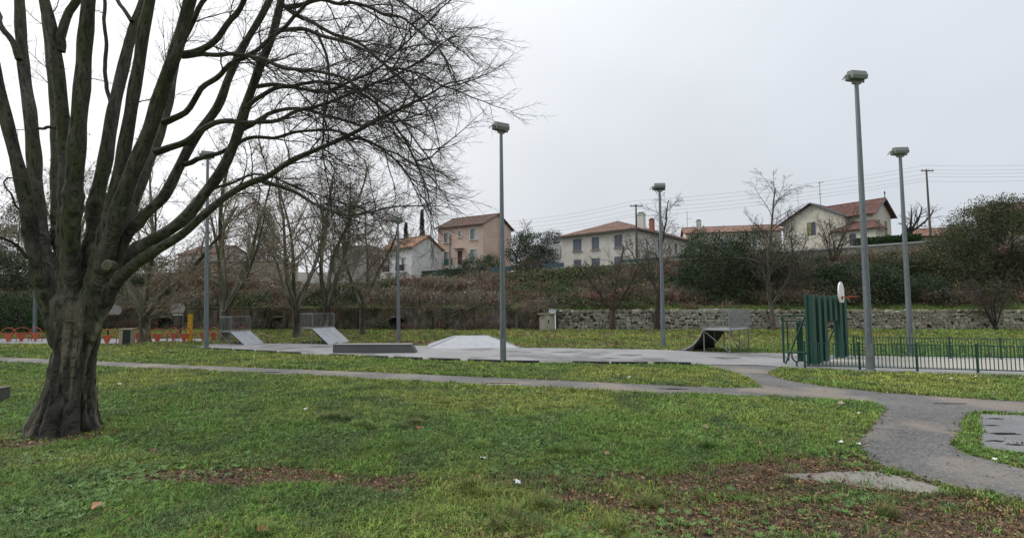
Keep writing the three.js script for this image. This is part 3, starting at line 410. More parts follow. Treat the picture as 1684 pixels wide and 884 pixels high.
pales('garden_fence', 'teal boarded fence in front of the long building', 13.5, 24, 63.9, 0.5, std([0.05, 0.14, 0.13], 0.7));
{ // hedge by the villa
  const t = thing('hedge', 'clipped green hedge behind the road wall right of villa', 'hedge', V(0, 0, 0)), g = new GB(), r = rng(5);
  for (let k = 0; k < 5200; k++) { const x = 44.2 + r() * 8.4, y = roadH(x) + r() * 1.35, z = -64.8 - r() * 1.2, d = V(r() - 0.5, r() - 0.2, r() - 0.3).normalize(); const n = 0.55 + 0.7 * r(); g.leaf(V(x, y, z), d, d.clone().cross(V(r(), r(), -r())).normalize(), 0.2, 0.13, [0.028 * n, 0.075 * n, 0.016 * n]); }
  g.build('foliage', M.leaf, t);
}
// ---------- poles and overhead lines ----------
const poleTops = [];
for (const [px, py, d, rr, label, cat] of [[740, 384, 65.5, 0.17, 'round concrete utility pole in front of the pink house', 'c'], [1046, 336, 64.6, 0.15, 'dark wooden utility pole in front of the long pale building', 'w'], [1524, 278, 64.6, 0.15, 'tall wooden utility pole right of the villa', 'w']]) {
  const top = P(px, py, d), y0 = bankH(top.x, d) - 0.3, t = thing('utility_pole', label, 'pole', V(top.x, y0, -d), 0, 'utility poles along the road');
  const m = cat === 'c' ? M.pole : M.wood, h = top.y - y0; part('pole', new THREE.CylinderGeometry(rr * 0.62, rr, h, 10).translate(0, h / 2, 0), m, t);
  if (cat === 'w') { part('crossarm', rbx(1.6, 0.12, 0.12, 0.02, 0, h - 0.25, 0.14), m, t); for (let k = 0; k < 4; k++) part('insulator', new THREE.CylinderGeometry(0.05, 0.06, 0.18, 8), M.dirtyWhite, t, [-0.66 + k * 0.44, h - 0.1, 0.14]); poleTops.push(V(top.x, top.y, -d)); }
  else for (let k = 0; k < 4; k++) part('bracket', bx(0.2, 0.05, 0.3, 0.18, 0, 0.1), M.dark, t, [0, h - 0.3 - k * 0.35, 0]);
}
{
  const ends = [P(800, 371, 72), poleTops[0], poleTops[1], P(1900, 262, 68)];
  for (let k = 0; k < 5; k++) {
    const gs = []; for (let s = 0; s < 3; s++) { const o = (k < 4 ? 0.08 : -0.9), dz = 0.14, dx = (k % 4) * 0.44 - 0.66, dy = [-0.1, 0.45, -0.55, -1.0, -1.6][k] * (s === 1 ? 1 : 1); const a = ends[s].clone().add(V(dx, dy, dz)), b = ends[s + 1].clone().add(V(dx, dy, dz)), pts = []; for (let q = 0; q <= 10; q++) { const u = q / 10, v = a.clone().lerp(b, u); v.y -= 1.1 * 4 * u * (1 - u) * 0.5; pts.push(v); } gs.push(tubeGeo(pts, 0.011, 4, 16)); }
    const m = part('overhead_wire', joined(gs), M.wire, null); tag(m, ['thin overhead wire strung at the crossarms of the road poles', 'topmost overhead wire above the road rooftops', 'overhead wire just under the crossarm line', 'fourth overhead wire down on the road poles', 'lowest sagging overhead wire across the rooftops'][k], 'wire', 'overhead wires along the road');
  }
}

// ---------- floodlight masts ----------
function floodlight(px, py, tx, ty, d, turn, tilt, label, sc = 1) {
  const b = d ? P(px, py, d) : G(px, py); if (d) b.y = groundH(d); d = -b.z; const top = P(tx, ty, d), h = top.y - b.y;
  const t = thing('floodlight_mast', label, 'floodlight', b, 0, 'floodlight masts round the skate area');
  const lean = (top.x - b.x) / h;
  const sh = g => { const p = g.attributes.position; for (let i = 0; i < p.count; i++) p.setX(i, p.getX(i) + lean * p.getY(i)); return g; };
  part('pole', sh(new THREE.CylinderGeometry(0.075 * sc, 0.145 * sc, h, 16, 12).translate(0, h / 2, 0)), M.steel, t);
  part('base_plate', joined([new THREE.CylinderGeometry(0.24, 0.24, 0.04, 12).translate(0, 0.02, 0), new THREE.CylinderGeometry(0.17, 0.2, 0.1, 12).translate(0, 0.08, 0)]), M.steel, t);
  part('access_door', rbx(0.10, 0.5, 0.03, 0.01, 0, 0.85, 0.135), M.galv, t); part('collar', new THREE.CylinderGeometry(0.125 * sc, 0.125 * sc, 0.05, 14).translate(lean * h * 0.42, h * 0.42, 0), M.steel, t);
  const hd = new THREE.Group(); hd.name = 'lamp_head'; hd.position.set(top.x - b.x, h, 0); hd.rotation.y = turn; hd.scale.set(0.8, 1.12, 0.8); t.add(hd);
  part('mounting_plate', joined([bx(0.42, 0.06, 0.16, 0, 0.03, 0), new THREE.CylinderGeometry(0.09, 0.09, 0.18, 10).translate(0, -0.05, 0)]), M.headBody, hd);
  part('bracket', joined([bx(0.6, 0.05, 0.06, 0, 0.085, 0), bx(0.05, 0.25, 0.06, -0.42, 0.2, 0), bx(0.05, 0.25, 0.06, 0.42, 0.2, 0), bx(0.16, 0.05, 0.06, -0.36, 0.1, 0), bx(0.16, 0.05, 0.06, 0.36, 0.1, 0)]), M.headBody, hd);
  const body = new THREE.Shape([[-0.26, 0.02], [0.24, -0.06], [0.27, 0.02], [0.12, 0.24], [-0.14, 0.26], [-0.27, 0.12]].map(q => new THREE.Vector2(...q)));
  const hg = new THREE.ExtrudeGeometry(body, { depth: 0.8, bevelEnabled: true, bevelSize: 0.02, bevelThickness: 0.02, bevelSegments: 2 }); hg.translate(0, 0, -0.4); hg.rotateY(Math.PI / 2); hg.rotateX(tilt + 0.12); hg.translate(0, 0.2, 0); part('housing', hg, M.headBody, hd);
  const lg = bx(0.72, 0.02, 0.4, 0, -0.045, 0); lg.rotateX(tilt - 0.16); lg.translate(0, 0.2, 0); part('lens', lg, M.lens, hd);
  part('hook', tubeGeo([V(-0.42, 0.28, 0), V(-0.55, 0.30, 0), V(-0.68, 0.22, 0), V(-0.78, 0.12, 0)], 0.025, 6, 10), M.headBody, hd); part('gear_box', rbx(0.16, 0.2, 0.2, 0.03, -0.5, 0.2, 0), M.headBody, hd);
  return t;
}
floodlight(1432, 612, 1409, 138, 0, 0.15, 0.1, 'nearest grey floodlight mast in grass strip before the green fence');
floodlight(827.5, 596, 824, 219, 0, 0.5, 0.25, 'grey floodlight mast at slab edge in front of pink house');
floodlight(1499, 585, 1481, 258, 0, -0.1, 0.1, 'grey floodlight mast behind the green court fence');
floodlight(1091.5, 572, 1085, 315, 0, -0.1, -0.1, 'grey floodlight mast in front of the long pale building');
floodlight(655.5, 563, 654, 368, 0, 0.1, 0.2, 'small distant floodlight mast in front of the white house');
floodlight(338.5, 574, 341, 262, 0, 0.3, 0.1, 'grey floodlight mast at left end of slab among plane trees');
floodlight(57, 549, 58, 330, 42.5, 0.2, 0.1, 'distant floodlight mast beside the red hoops left of big tree');

// ---------- skate ramps ----------
function railing(gs, a, b, h, step = 0.11) { const l = a.distanceTo(b), n = Math.max(1, Math.round(l / step)); const up = V(0, h, 0); for (let k = 0; k <= n; k++) { const p = a.clone().lerp(b, k / n); gs.push(k === 0 || k === n ? bar(p, p.clone().add(up), 0.025, 6) : bar(p.clone().add(V(0, 0.06, 0)), p.clone().add(up), 0.009, 4)); } gs.push(bar(a.clone().add(up), b.clone().add(up), 0.024, 6), bar(a.clone().add(V(0, 0.06, 0)), b.clone().add(V(0, 0.06, 0)), 0.016, 5)); }
function bank(px, py, turn, run, rise, width, deck, label) { // foot corner at the origin, climbs to -x, runs back to -z
  const t = thing('bank_ramp', label, 'ramp', G(px, py).add(V(0, 0.052, 0)), turn, 'sloping bank ramps on the slab'), l = Math.hypot(run, rise);
  const g = rbx(l, 0.05, width, 0.015, -l / 2, -0.02, -width / 2); g.rotateZ(-Math.atan2(rise, run)); g.translate(0, 0.012, 0); part('riding_surface', g, M.deckPale, t); for (const u of [0.33, 0.66]) part('joint_strip', bar(V(-run * 1.0, rise + 0.018, -width * u), V(-0.02, 0.02, -width * u), 0.012, 5), M.galv, t); part('top_edge', bar(V(-run, rise + 0.02, 0), V(-run, rise + 0.02, -width), 0.025, 6), M.galv, t);
  part('deck', rbx(deck, 0.06, width, 0.01, -run - deck / 2, rise - 0.02, -width / 2), M.galv, t);
  const legs = []; for (const x of [-run, -run - deck + 0.04]) for (const z of [-0.05, -width + 0.05]) part('leg', bar(V(x, 0, z), V(x, rise - 0.05, z), 0.03, 6), M.galv, t);
  for (const z of [-0.05, -width + 0.05]) { part('brace', bar(V(-run - deck + 0.04, rise - 0.1, z), V(-run, 0.05, z), 0.02, 6), M.galv, t); part('stringer', bar(V(-run, rise - 0.1, z), V(-0.12, 0.0, z), 0.03, 6), M.dark, t); part('prop', bar(V(-run * 0.5, 0, z), V(-run * 0.5, rise * 0.5 - 0.06, z), 0.025, 6), M.galv, t); }
  const rs = [[V(-run - deck, rise, -0.03), V(-run, rise, -0.03)], [V(-run - deck, rise, -width + 0.03), V(-run, rise, -width + 0.03)], [V(-run - deck, rise, -0.03), V(-run - deck, rise, -width + 0.03)]];
  for (const [a, b] of rs) { const gs = []; railing(gs, a, b, 0.98); part('guard_rail', joined(gs), M.galv, t); }
}
bank(402, 568.5, -rad(17), 1.25, 0.86, 1.7, 1.0, 'pale grey bank ramp at the left end of the slab with railing');
bank(541, 567.5, -rad(15), 1.36, 1.06, 2.5, 0.95, 'taller pale grey bank ramp behind the dark ledge box');
{ // quarter pipe
  const t = thing('quarter_pipe', 'curved black sided quarter pipe with railed platform at slab edge', 'ramp', G(1202, 583).add(V(0, 0.052, 0)), -rad(44)), p = 1.5, run = 1.75, hh = 1.28, w = 2.9;
  const prof = []; for (let k = 0; k <= 14; k++) { const u = k / 14, R = (run * run + hh * hh) / (2 * hh), an = u * Math.asin(run / R); prof.push([-p - run + R * Math.sin(an), R - R * Math.cos(an)]); }
  const top = new THREE.Shape(); top.moveTo(prof[0][0], prof[0][1]); for (const q of prof) top.lineTo(...q); for (const q of [...prof].reverse()) top.lineTo(q[0] + 0.03, q[1] - 0.045); top.closePath();
  part('riding_surface', new THREE.ExtrudeGeometry(top, { depth: w, bevelEnabled: false }).translate(0, 0, -w), M.deckPale, t);
  for (const [z, th] of [[-0.02, 0.04], [-w - 0.0, 0.04], [-w / 2, 0.04]]) { const s = new THREE.Shape(); s.moveTo(prof[0][0] + 0.06, 0.005); for (const q of prof.slice(1)) s.lineTo(q[0] + 0.05, q[1] - 0.06); s.quadraticCurveTo(-p - 0.35, 0.62, -p - 0.62, 0.03); s.closePath(); part('side_panel', new THREE.ExtrudeGeometry(s, { depth: th, bevelEnabled: false }).translate(0, 0, z), M.deckBlack, t); }
  part('underside', (() => { const s = new THREE.Shape(); s.moveTo(prof[1][0] + 0.08, prof[1][1] - 0.07); for (const q of prof.slice(2)) s.lineTo(q[0] + 0.06, q[1] - 0.075); for (const q of prof.slice(2).reverse()) s.lineTo(q[0] + 0.09, q[1] - 0.11); s.closePath(); return new THREE.ExtrudeGeometry(s, { depth: w - 0.12, bevelEnabled: false }).translate(0, 0, -w + 0.06); })(), M.deckBlack, t);
  part('coping_pipe', bar(V(-p - 0.02, hh + 0.02, 0.03), V(-p - 0.02, hh + 0.02, -w - 0.03), 0.035, 10), M.galv, t);
  part('deck', rbx(p, 0.08, w, 0.01, -p / 2, hh - 0.03, -w / 2), M.ledgeTop, t);
  for (const x of [-p + 0.04, -0.04]) for (const z of [-0.05, -w / 2, -w + 0.05]) part('leg', bar(V(x, 0, z), V(x, hh - 0.06, z), 0.032, 6), M.galv, t);
  for (const z of [-0.05, -w + 0.05]) part('brace', bar(V(-p + 0.04, hh - 0.1, z), V(-0.04, 0.05, z), 0.024, 6), M.galv, t);
  part('brace', bar(V(-0.04, hh - 0.1, -0.05), V(-0.04, 0.06, -w / 2), 0.02, 6), M.galv, t); part('brace', bar(V(-0.04, 0.06, -w / 2), V(-0.04, hh - 0.1, -w + 0.05), 0.02, 6), M.galv, t);
  part('prop', bar(V(-p - 0.95, 0, -0.01), V(-p - 0.95, 0.3, -0.01), 0.03, 6), M.galv, t);
  for (const [a, b, st] of [[V(-p, hh, -0.04), V(0, hh, -0.04), 0.16], [V(-p, hh, -w + 0.04), V(0, hh, -w + 0.04), 0.16], [V(-0.03, hh, -0.04), V(-0.03, hh, -w + 0.04), 0.07]]) { const gs = []; railing(gs, a, b, 1.08, st); part('guard_rail', joined(gs), M.galv, t); }
}
{ // ledge
  const t = thing('ledge_box', 'long low dark grey grind ledge with sloped end on slab', 'ledge', G(548, 582).add(V(0, 0.046, 0)), -rad(-2)), L = 4.45, h = 0.46, w = 0.75;
  const s = new THREE.Shape([[0, 0], [L, 0], [L - 0.25, h - 0.03], [0, h - 0.03]].map(q => new THREE.Vector2(...q))); part('body', new THREE.ExtrudeGeometry(s, { depth: w, bevelEnabled: true, bevelSize: 0.008, bevelThickness: 0.008, bevelSegments: 1 }).translate(0, 0, -w), M.ledge, t);
  part('top', rbx(L - 0.28, 0.045, w + 0.03, 0.01, (L - 0.28) / 2, h - 0.0, -w / 2), M.ledgeTop, t); part('edge_rail', bar(V(0.0, h + 0.005, 0.02), V(L - 0.28, h + 0.005, 0.02), 0.026, 8), M.galv, t); part('end_plate', bx(0.025, h - 0.05, w - 0.04, -0.028, h / 2, -w / 2), M.dark, t);
}
{ // pyramid
  const c = G(776, 569.5), t = thing('pyramid_ramp', 'pale grey flat topped pyramid funbox in the middle of the slab', 'ramp', V(c.x, 0.05, c.z), rad(8)), bw = 2.85, bd = 2.1, tw = 1.1, td = 0.55, h = 0.64;
  const q = [V(-bw, 0, bd), V(bw, 0, bd), V(bw, 0, -bd), V(-bw, 0, -bd)], u = [V(-tw, h, td), V(tw, h, td), V(tw, h, -td), V(-tw, h, -td)];
  for (let k = 0; k < 4; k++) { const m = (k + 1) % 4; part('slope', roofSlab([q[k], q[m], u[m], u[k]].map(v => v.clone()), 0.03), M.deckPale, t); }
    part('top', rbx(tw * 2 - 0.02, 0.04, td * 2 - 0.02, 0.008, 0, h - 0.018, 0), M.deckPale, t);
  for (let k = 0; k < 4; k++) part('seam_strip', bar(q[k].clone().add(V(0, 0.006, 0)), u[k].clone().add(V(0, 0.0, 0)), 0.022, 6), M.galv, t);
}
// ---------- green sports pen on the right ----------
function barFence(name, label, pts, h, step, group) {
  const t = thing(name, label, 'fence', V(pts[0][0], 0.05, -pts[0][1]), 0, group), o = pts[0];
  const bg = bar(V(0, 0.13, 0), V(0, h - 0.03, 0), 0.017, 6), pg = rbx(0.07, h + 0.07, 0.07, 0.015, 0, (h + 0.07) / 2, 0);
  for (let i = 0; i < pts.length; i++) { const x = pts[i][0] - o[0], z = -(pts[i][1] - o[1]); part('post', pg, M.greenDeep, t, [x, 0, z]); if (i === pts.length - 1) break; const x2 = pts[i + 1][0] - o[0], z2 = -(pts[i + 1][1] - o[1]), l = Math.hypot(x2 - x, z2 - z), n = Math.round(l / step); for (const y of [0.12, h - 0.02]) part('rail', rbx(l - 0.07, 0.035, 0.03, 0.008), M.greenDeep, t, [(x + x2) / 2, y, (z + z2) / 2], [0, Math.atan2(-(z2 - z), x2 - x), 0]); for (let k = 1; k < n; k++) part('bar', bg, M.green, t, [lerp(x, x2, k / n), 0, lerp(z, z2, k / n)]); }
  return t;
}
const fpt = (a, b, n, k0 = 0) => { const q = []; for (let k = 0; k <= n; k++) q.push([lerp(a[0], b[0], k / n), lerp(a[1], b[1], k / n)]); return q; };
barFence('bar_fence', 'near green vertical bar fence of the sports pen', fpt([11.95, 21.1], [27.0, 16.95], 8), 1.04, 0.128, 'fences of the sports pen');
barFence('bar_fence', 'far green vertical bar fence beyond the beige court', fpt([17.3, 26.1], [33.3, 22.1], 8), 1.0, 0.128, 'fences of the sports pen');
{ // board goal wall
  const A = V(12.6, 0.05, -21.75), B = V(16.95, 0.05, -26.0), L = A.distanceTo(B), t = thing('goal_wall', 'tall green corrugated goal wall of the sports pen with opening', 'goal', A, Math.atan2(-(B.z - A.z), B.x - A.x)), H = 3.0, n = 14;
  for (let k = 0; k < n; k++) { const x0 = k / n * L, w = L / n, open = k >= 6 && k <= 9, y0 = open ? 1.85 : 0.08, hgt = H - y0 - (k > 6 ? 0 : 0); part('board', rbx(w, hgt, 0.05, 0.012), M.greenPanel, t, [x0 + w / 2, y0 + hgt / 2, k % 2 ? -0.09 : 0.09]); if (k % 2 === 0) for (const e of [0.02, w - 0.02]) part('flank', rbx(0.03, hgt - 0.02, 0.15, 0.008), M.greenPanel, t, [x0 + e, y0 + hgt / 2, -0.01]); }
  for (const x of [0, L / n * 6, L / n * 10, L]) part('post', rbx(0.1, H + 0.06, 0.1, 0.02, x, (H + 0.06) / 2, -0.12), M.greenDeep, t);
  for (const y of [0.15, 1.8, H - 0.06]) for (const [a, b] of y === 0.15 ? [[0, 6], [10, 14]] : [[0, 14]]) part('rail', rbx((b - a) / n * L, 0.07, 0.06, 0.015, (a + b) / 2 / n * L, y, -0.19), M.greenDeep, t);
  for (const x of [0.25, L - 0.25]) part('rear_brace', bar(V(x, 2.2, -0.2), V(x, 0, -1.1), 0.035, 8), M.greenDeep, t);
  // hoop
  const b = thing('basketball_hoop', 'white rounded backboard with red rim above the green goal wall', 'hoop', B.clone().lerp(A, 0.34), t.rotation.y);
  const s = new THREE.Shape(); s.moveTo(-0.3, 0); s.lineTo(0.3, 0); s.bezierCurveTo(0.58, 0.25, 0.52, 0.94, 0, 0.95); s.bezierCurveTo(-0.52, 0.94, -0.58, 0.25, -0.3, 0); part('backboard', new THREE.ExtrudeGeometry(s, { depth: 0.04, bevelEnabled: true, bevelSize: 0.015, bevelThickness: 0.01, bevelSegments: 2 }).translate(0, 2.72, 0.25), M.white, b);
  part('rim', new THREE.TorusGeometry(0.225, 0.016, 6, 24).rotateX(Math.PI / 2).translate(0, 2.98, 0.72), M.red, b); part('rim_plate', joined([bx(0.2, 0.03, 0.32, 0, 2.965, 0.42), bx(0.22, 0.16, 0.02, 0, 2.92, 0.315), bx(0.04, 0.03, 0.5, -0.2, 2.96, 0.52), bx(0.04, 0.03, 0.5, 0.2, 2.96, 0.52)]), M.red, b);
  part('arm', joined([bar(V(-0.15, 2.9, -0.1), V(-0.15, 3.1, 0.26), 0.03, 6), bar(V(0.15, 2.9, -0.1), V(0.15, 3.1, 0.26), 0.03, 6)]), M.greenDeep, b);
}
{ // side frame and bench
  const a = G(1290, 598), t = thing('goal_frame', 'green tube frame left of the goal wall', 'frame', V(a.x, 0.05, a.z), rad(-24));
  part('post', rbx(0.085, 2.1, 0.085, 0.02, 0, 1.05, 0), M.greenDeep, t); part('post', rbx(0.085, 2.1, 0.085, 0.02, 1.3, 1.05, 0), M.greenDeep, t); part('crossbar', rbx(1.3, 0.08, 0.08, 0.02, 0.65, 2.1, 0), M.greenDeep, t);
  part('side_post', rbx(0.07, 1.85, 0.07, 0.02, 0.25, 0.925, -1.0), M.greenDeep, t); part('side_post', rbx(0.26, 1.8, 0.07, 0.02, 0.75, 0.9, -1.0), M.greenDeep, t); part('side_bar', rbx(1.3, 0.06, 0.06, 0.015, 0.65, 1.85, -1.0), M.greenDeep, t); part('top_tie', rbx(0.05, 0.05, 1.0, 0.01, 1.3, 2.0, -0.5), M.greenDeep, t);
  const c = G(1311, 604.5), b = thing('pen_seat', 'small dark green plank seat on a forked leg beside the fence', 'seat', V(c.x, 0.045, c.z), rad(-12));
  part('plank', rbx(0.72, 0.05, 0.3, 0.015, -0.02, 0.6, 0), M.greenDeep, b, null, [0, 0, -0.03]); part('leg', tubeGeo([V(-0.17, 0.58, 0), V(-0.16, 0.36, 0), V(-0.08, 0.24, 0), V(0, 0.2, 0), V(0.08, 0.24, 0), V(0.16, 0.36, 0), V(0.17, 0.58, 0)], 0.03, 8, 24), M.greenDeep, b); part('stem', bar(V(0, 0, 0), V(0, 0.21, 0), 0.035, 8), M.greenDeep, b); part('side_rail', rbx(0.3, 0.05, 0.05, 0.01, 0.42, 0.52, -0.05), M.greenDeep, b);
}
// ---------- play yard at the left ----------
{
  const arch = (w, h) => { const pts = []; for (let k = 0; k <= 12; k++) { const an = Math.PI * k / 12; pts.push(V(-Math.cos(an) * w / 2, 0.48 + Math.sin(an) * (h - 0.48), 0)); } return [V(-w / 2, 0, 0), ...pts, V(w / 2, 0, 0)]; };
  const rim = tubeGeo(arch(1.12, 1.02), 0.026, 7, 40), cross = bar(V(-0.55, 0.6, 0), V(0.55, 0.6, 0), 0.028, 6), tri = new THREE.ExtrudeGeometry(new THREE.Shape([[-0.3, 0.58], [0.3, 0.58], [0.07, 0.02], [-0.07, 0.02]].map(q => new THREE.Vector2(...q))), { depth: 0.03, bevelEnabled: false }).translate(0, 0, -0.015), foot = bx(0.3, 0.02, 0.12, 0, 0.01, 0);
  const where = ['at the frame edge', 'second from the frame edge', 'just left of the big tree trunk', 'just right of the big tree trunk', 'behind the cream bin', 'left of the mottled plane trunk', 'right of the mottled plane trunk', 'between plane trunk and yellow post', 'at the foot of the yellow post', 'between yellow post and floodlight', 'just right of the left floodlight', 'behind the left bank ramp'];
  [[12, 562, 0.1], [34, 561, 0.7], [57, 561, -0.1], [175, 566, 0.2], [217, 563, 0.8], [226, 561, 0.4], [258, 563.5, 0.3], [284, 561, -0.3], [302, 562.5, 0.1], [334, 561, 0.5], [350, 560.5, -0.4], [397, 560, 0.2]].forEach(([px, py, a], i) => { const g = G(px, py), t = thing('red_hoop', 'red steel hoop barrier ' + where[i], 'hoop', V(g.x, g.y + 0.008, g.z), a, 'red hoops round the play yard'); part('hoop', rim, M.red, t); part('crossbar', cross, M.red, t); part('plate', tri, M.red, t); part('foot', foot, M.red, t); });
  const g1 = G(208, 567), b = thing('litter_bin', 'cream concrete litter bin with black door on the grass edge', 'bin', g1, 0.25); part('body', joined([rbx(0.72, 1.05, 0.7, 0.02, 0, 0.53, 0), bx(0.82, 0.06, 0.8, 0, 1.08, 0)]), std([0.42, 0.38, 0.26], 0.9, { map: mottled }), b); part('door', rbx(0.46, 0.95, 0.03, 0.01, 0.1, 0.54, 0.36), M.black, b); part('foot', bx(0.78, 0.04, 0.76, 0, 0.02, 0), M.concrete, b);
  const g2 = G(311, 562), y = thing('yellow_post', 'tall yellow post with orange markings in the play yard', 'post', V(g2.x, g2.y + 0.01, g2.z), 0.2); part('post', rbx(0.27, 2.05, 0.27, 0.03, 0, 1.025, 0), M.yellow, y); for (let k = 0; k < 6; k++) part('marking', bx(0.12, 0.09, 0.012, (k % 2 ? 0.05 : -0.04), 0.55 + k * 0.24, 0.138), std([0.5, 0.16, 0.02], 0.6), y, null, [0, 0, 0]); part('cap', rbx(0.3, 0.06, 0.3, 0.02, 0, 2.07, 0), M.dark, y);
  for (const [px, py, w, turn, lab, pat] of [[182, 510, 1.5, 0.9, 'white fan shaped backboard beside the big tree trunk', 0], [292, 507, 1.25, 0.0, 'pale perforated round backboard above the red hoops', 1]]) {
    const d = 43.5, p = P(px, py, d), t = thing('backboard_stand', lab, 'backboard', V(p.x, groundH(d), -d), turn), y0 = p.y - groundH(d);
    const s = new THREE.Shape(); s.moveTo(-w * 0.36, -0.38); s.lineTo(w * 0.36, -0.38); s.bezierCurveTo(w * 0.62, -0.1, w * 0.5, 0.5, 0, 0.5); s.bezierCurveTo(-w * 0.5, 0.5, -w * 0.62, -0.1, -w * 0.36, -0.38);
    if (pat) for (let i = -3; i <= 3; i++) for (let j = -1; j <= 1; j++) if (Math.abs(i) + Math.abs(j) < 4) { const q = new THREE.Path(); q.absellipse(i * 0.135, 0.06 + j * 0.25, 0.045, 0.09, 0, 6.283, true); s.holes.push(q); }
    part('backboard', new THREE.ExtrudeGeometry(s, { depth: 0.04, bevelEnabled: false }).translate(0, y0, 0), M.boardGrey, t); part('post', bar(V(0, 0, -0.5), V(0, y0 + 0.2, -0.5), 0.06, 8), M.dark, t); part('arm', bar(V(0, y0, -0.5), V(0, y0, 0), 0.04, 6), M.dark, t); part('rim', new THREE.TorusGeometry(0.22, 0.016, 6, 18).rotateX(Math.PI / 2).translate(0, y0 - 0.28, 0.27), M.red, t);
    if (pat) part('shelf', bx(0.85, 0.06, 0.06, 0, y0 - 0.52, 0.02), M.white, t);
  }
  const g3 = G(-8, 661), k = thing('stone_block', 'weathered grey stone block at the left frame edge', 'block', g3, 0.2); part('block', rbx(0.42, 0.36, 0.4, 0.04, 0, 0.17, 0), std([0.12, 0.11, 0.10], 0.95, { map: mottled }), k); part('cap', rbx(0.44, 0.05, 0.42, 0.02, 0, 0.37, 0), std([0.14, 0.13, 0.115], 0.95, { map: mottled }), k);
}

// ---------- the great many-stemmed tree in front ----------
{
  const D0 = 10.5, PX = F / D0, r = rng(2024), t = thing('great_tree', 'huge bare many stemmed tree with fluted mossy trunk in front', 'tree', V(P(108, 716, D0).x, 0, -D0));
  const O = t.position.clone();
  const at = (x, y, dz = 0) => P(x, y, D0 + dz).sub(O);
  // sight-line polylines of the stems: [points, radius in pixels at foot and tip, depth drift, how green]
  const stems = [
    [[[92, 560], [72, 480], [58, 430], [48, 365], [38, 312], [18, 230], [0, 155], [-22, 60], [-60, -80]], 15, 7, -0.9, 0.35],
    [[[98, 560], [84, 490], [74, 440], [64, 370], [58, 300], [50, 200], [38, 110], [31, 0], [26, -160]], 16, 8, 0.5, 0.7],
    [[[108, 560], [100, 490], [95, 440], [92, 370], [90, 300], [90, 240], [88, 180], [80, 90], [70, 0], [56, -130]], 11, 6, 1.2, 1.0],
    [[[112, 555], [108, 490], [106, 440], [108, 370], [108, 300], [105, 230], [97, 140], [86, 60], [70, -10], [45, -150]], 15, 8, -0.5, 0.6],
    [[[118, 555], [116, 490], [115, 440], [116, 380], [121, 300], [127, 220], [135, 130], [141, 50], [146, -20], [152, -180]], 18, 10, -0.9, 0.15],
    [[[128, 560], [136, 500], [144, 440], [152, 380], [160, 320], [172, 268], [183, 195], [195, 140], [212, 70], [236, 0], [275, -110]], 17, 8, 0.6, 0.5],
    [[[130, 560], [142, 500], [156, 440], [172, 385], [189, 320], [205, 235], [218, 160], [228, 105], [235, 55], [246, 0], [262, -120]], 16, 8, -0.7, 0.85],
    [[[134, 560], [150, 500], [168, 440], [187, 372], [212, 295], [244, 217], [270, 136], [290, 80], [312, 0], [340, -110]], 17, 9, -1.1, 0.8],
    [[[136, 560], [150, 500], [172, 440], [196, 385], [222, 330], [244, 270], [262, 225], [278, 170], [288, 110], [300, 40], [318, -60]], 12, 5, 1.3, 0.6],
    [[[140, 560], [156, 500], [180, 440], [205, 390], [238, 352], [268, 324], [293, 277], [320, 226], [357, 176], [376, 127], [399, 77], [428, 28], [470, -50]], 13, 6, 0.2, 0.5],
    [[[144, 560], [162, 505], [190, 450], [222, 412], [262, 388], [300, 362], [336, 318], [362, 283], [386, 232], [405, 172], [425, 115], [447, 60], [462, 0], [480, -80]], 14, 6, -0.6, 0.25],
    [[[142, 565], [160, 520], [186, 470], [215, 440], [250, 415], [300, 384], [332, 355], [372, 322], [410, 301], [440, 290], [475, 266], [520, 246], [570, 224], [620, 198], [665, 175], [700, 158], [730, 140]], 17, 1.6, -1.4, 0.15]
  ];
  const curves = stems.map(([pts, ra, rb, dz]) => {
    const c = new THREE.CatmullRomCurve3(pts.map(([x, y], i) => at(x, y, dz * Math.pow(i / (pts.length - 1), 1.2) * (dz > 0 ? 1.8 : 1.5)))), n = Math.round(c.getLength() / 0.16), ps = c.getSpacedPoints(n);
    const low = pts.length > 15; return { ps, rs: ps.map((p, k) => { const u = k / n; return (low ? lerp(ra, rb, Math.pow(u, 0.55)) : lerp(ra, rb, u)) * 0.82 / PX * (0.97 + 0.06 * Math.sin(k * 0.9 + ra)); }) };
  });
  // trunk as one field: flared foot, flutes, and the feet of all stems melted together
  const bones = [], C = at(122, 474);
  const chain = (ps, rs) => { for (let k = 0; k < ps.length - 1; k++) bones.push([ps[k], ps[k + 1], rs[k], rs[k + 1]]); };
  chain([at(104, 722), at(107, 690), at(112, 650), at(116, 600), at(118, 550), at(119, 500)], [0.32, 0.295, 0.275, 0.27, 0.30, 0.35]);
  for (const [x, z, rr] of [[-0.62, 0.25, 0.14], [-0.36, 0.55, 0.15], [0.1, 0.58, 0.16], [0.5, 0.4, 0.15], [0.62, -0.1, 0.13], [-0.6, -0.3, 0.13], [0.2, -0.6, 0.14]]) chain([V(x * (x < 0 ? 0.78 : 0.9), -0.12, z * 0.9), V(x * 0.66 - 0.03, 0.2, z * 0.66), V(x * 0.42 + 0.04, 0.8, z * 0.42), V(x * 0.38 + 0.12, 1.8, z * 0.38)], [rr * 0.95, rr, rr * 0.92, rr * 0.75]);
  const cutAt = curves.map(({ ps, rs }) => { let k = 0; while (k < ps.length - 1 && ps[k].distanceTo(C) < 2.0 || ps[k].y < C.y) k++; const q = []; for (let i = 0; i <= k; i += 2) q.push(i); if (q[q.length - 1] !== k) q.push(k); chain(q.map(i => ps[i]), q.map(i => rs[i])); return k; });
  bones.push([at(180, 437, -0.75), at(183, 437, -1.0), 0.12, 0.095]);   // sawn-off branch stub
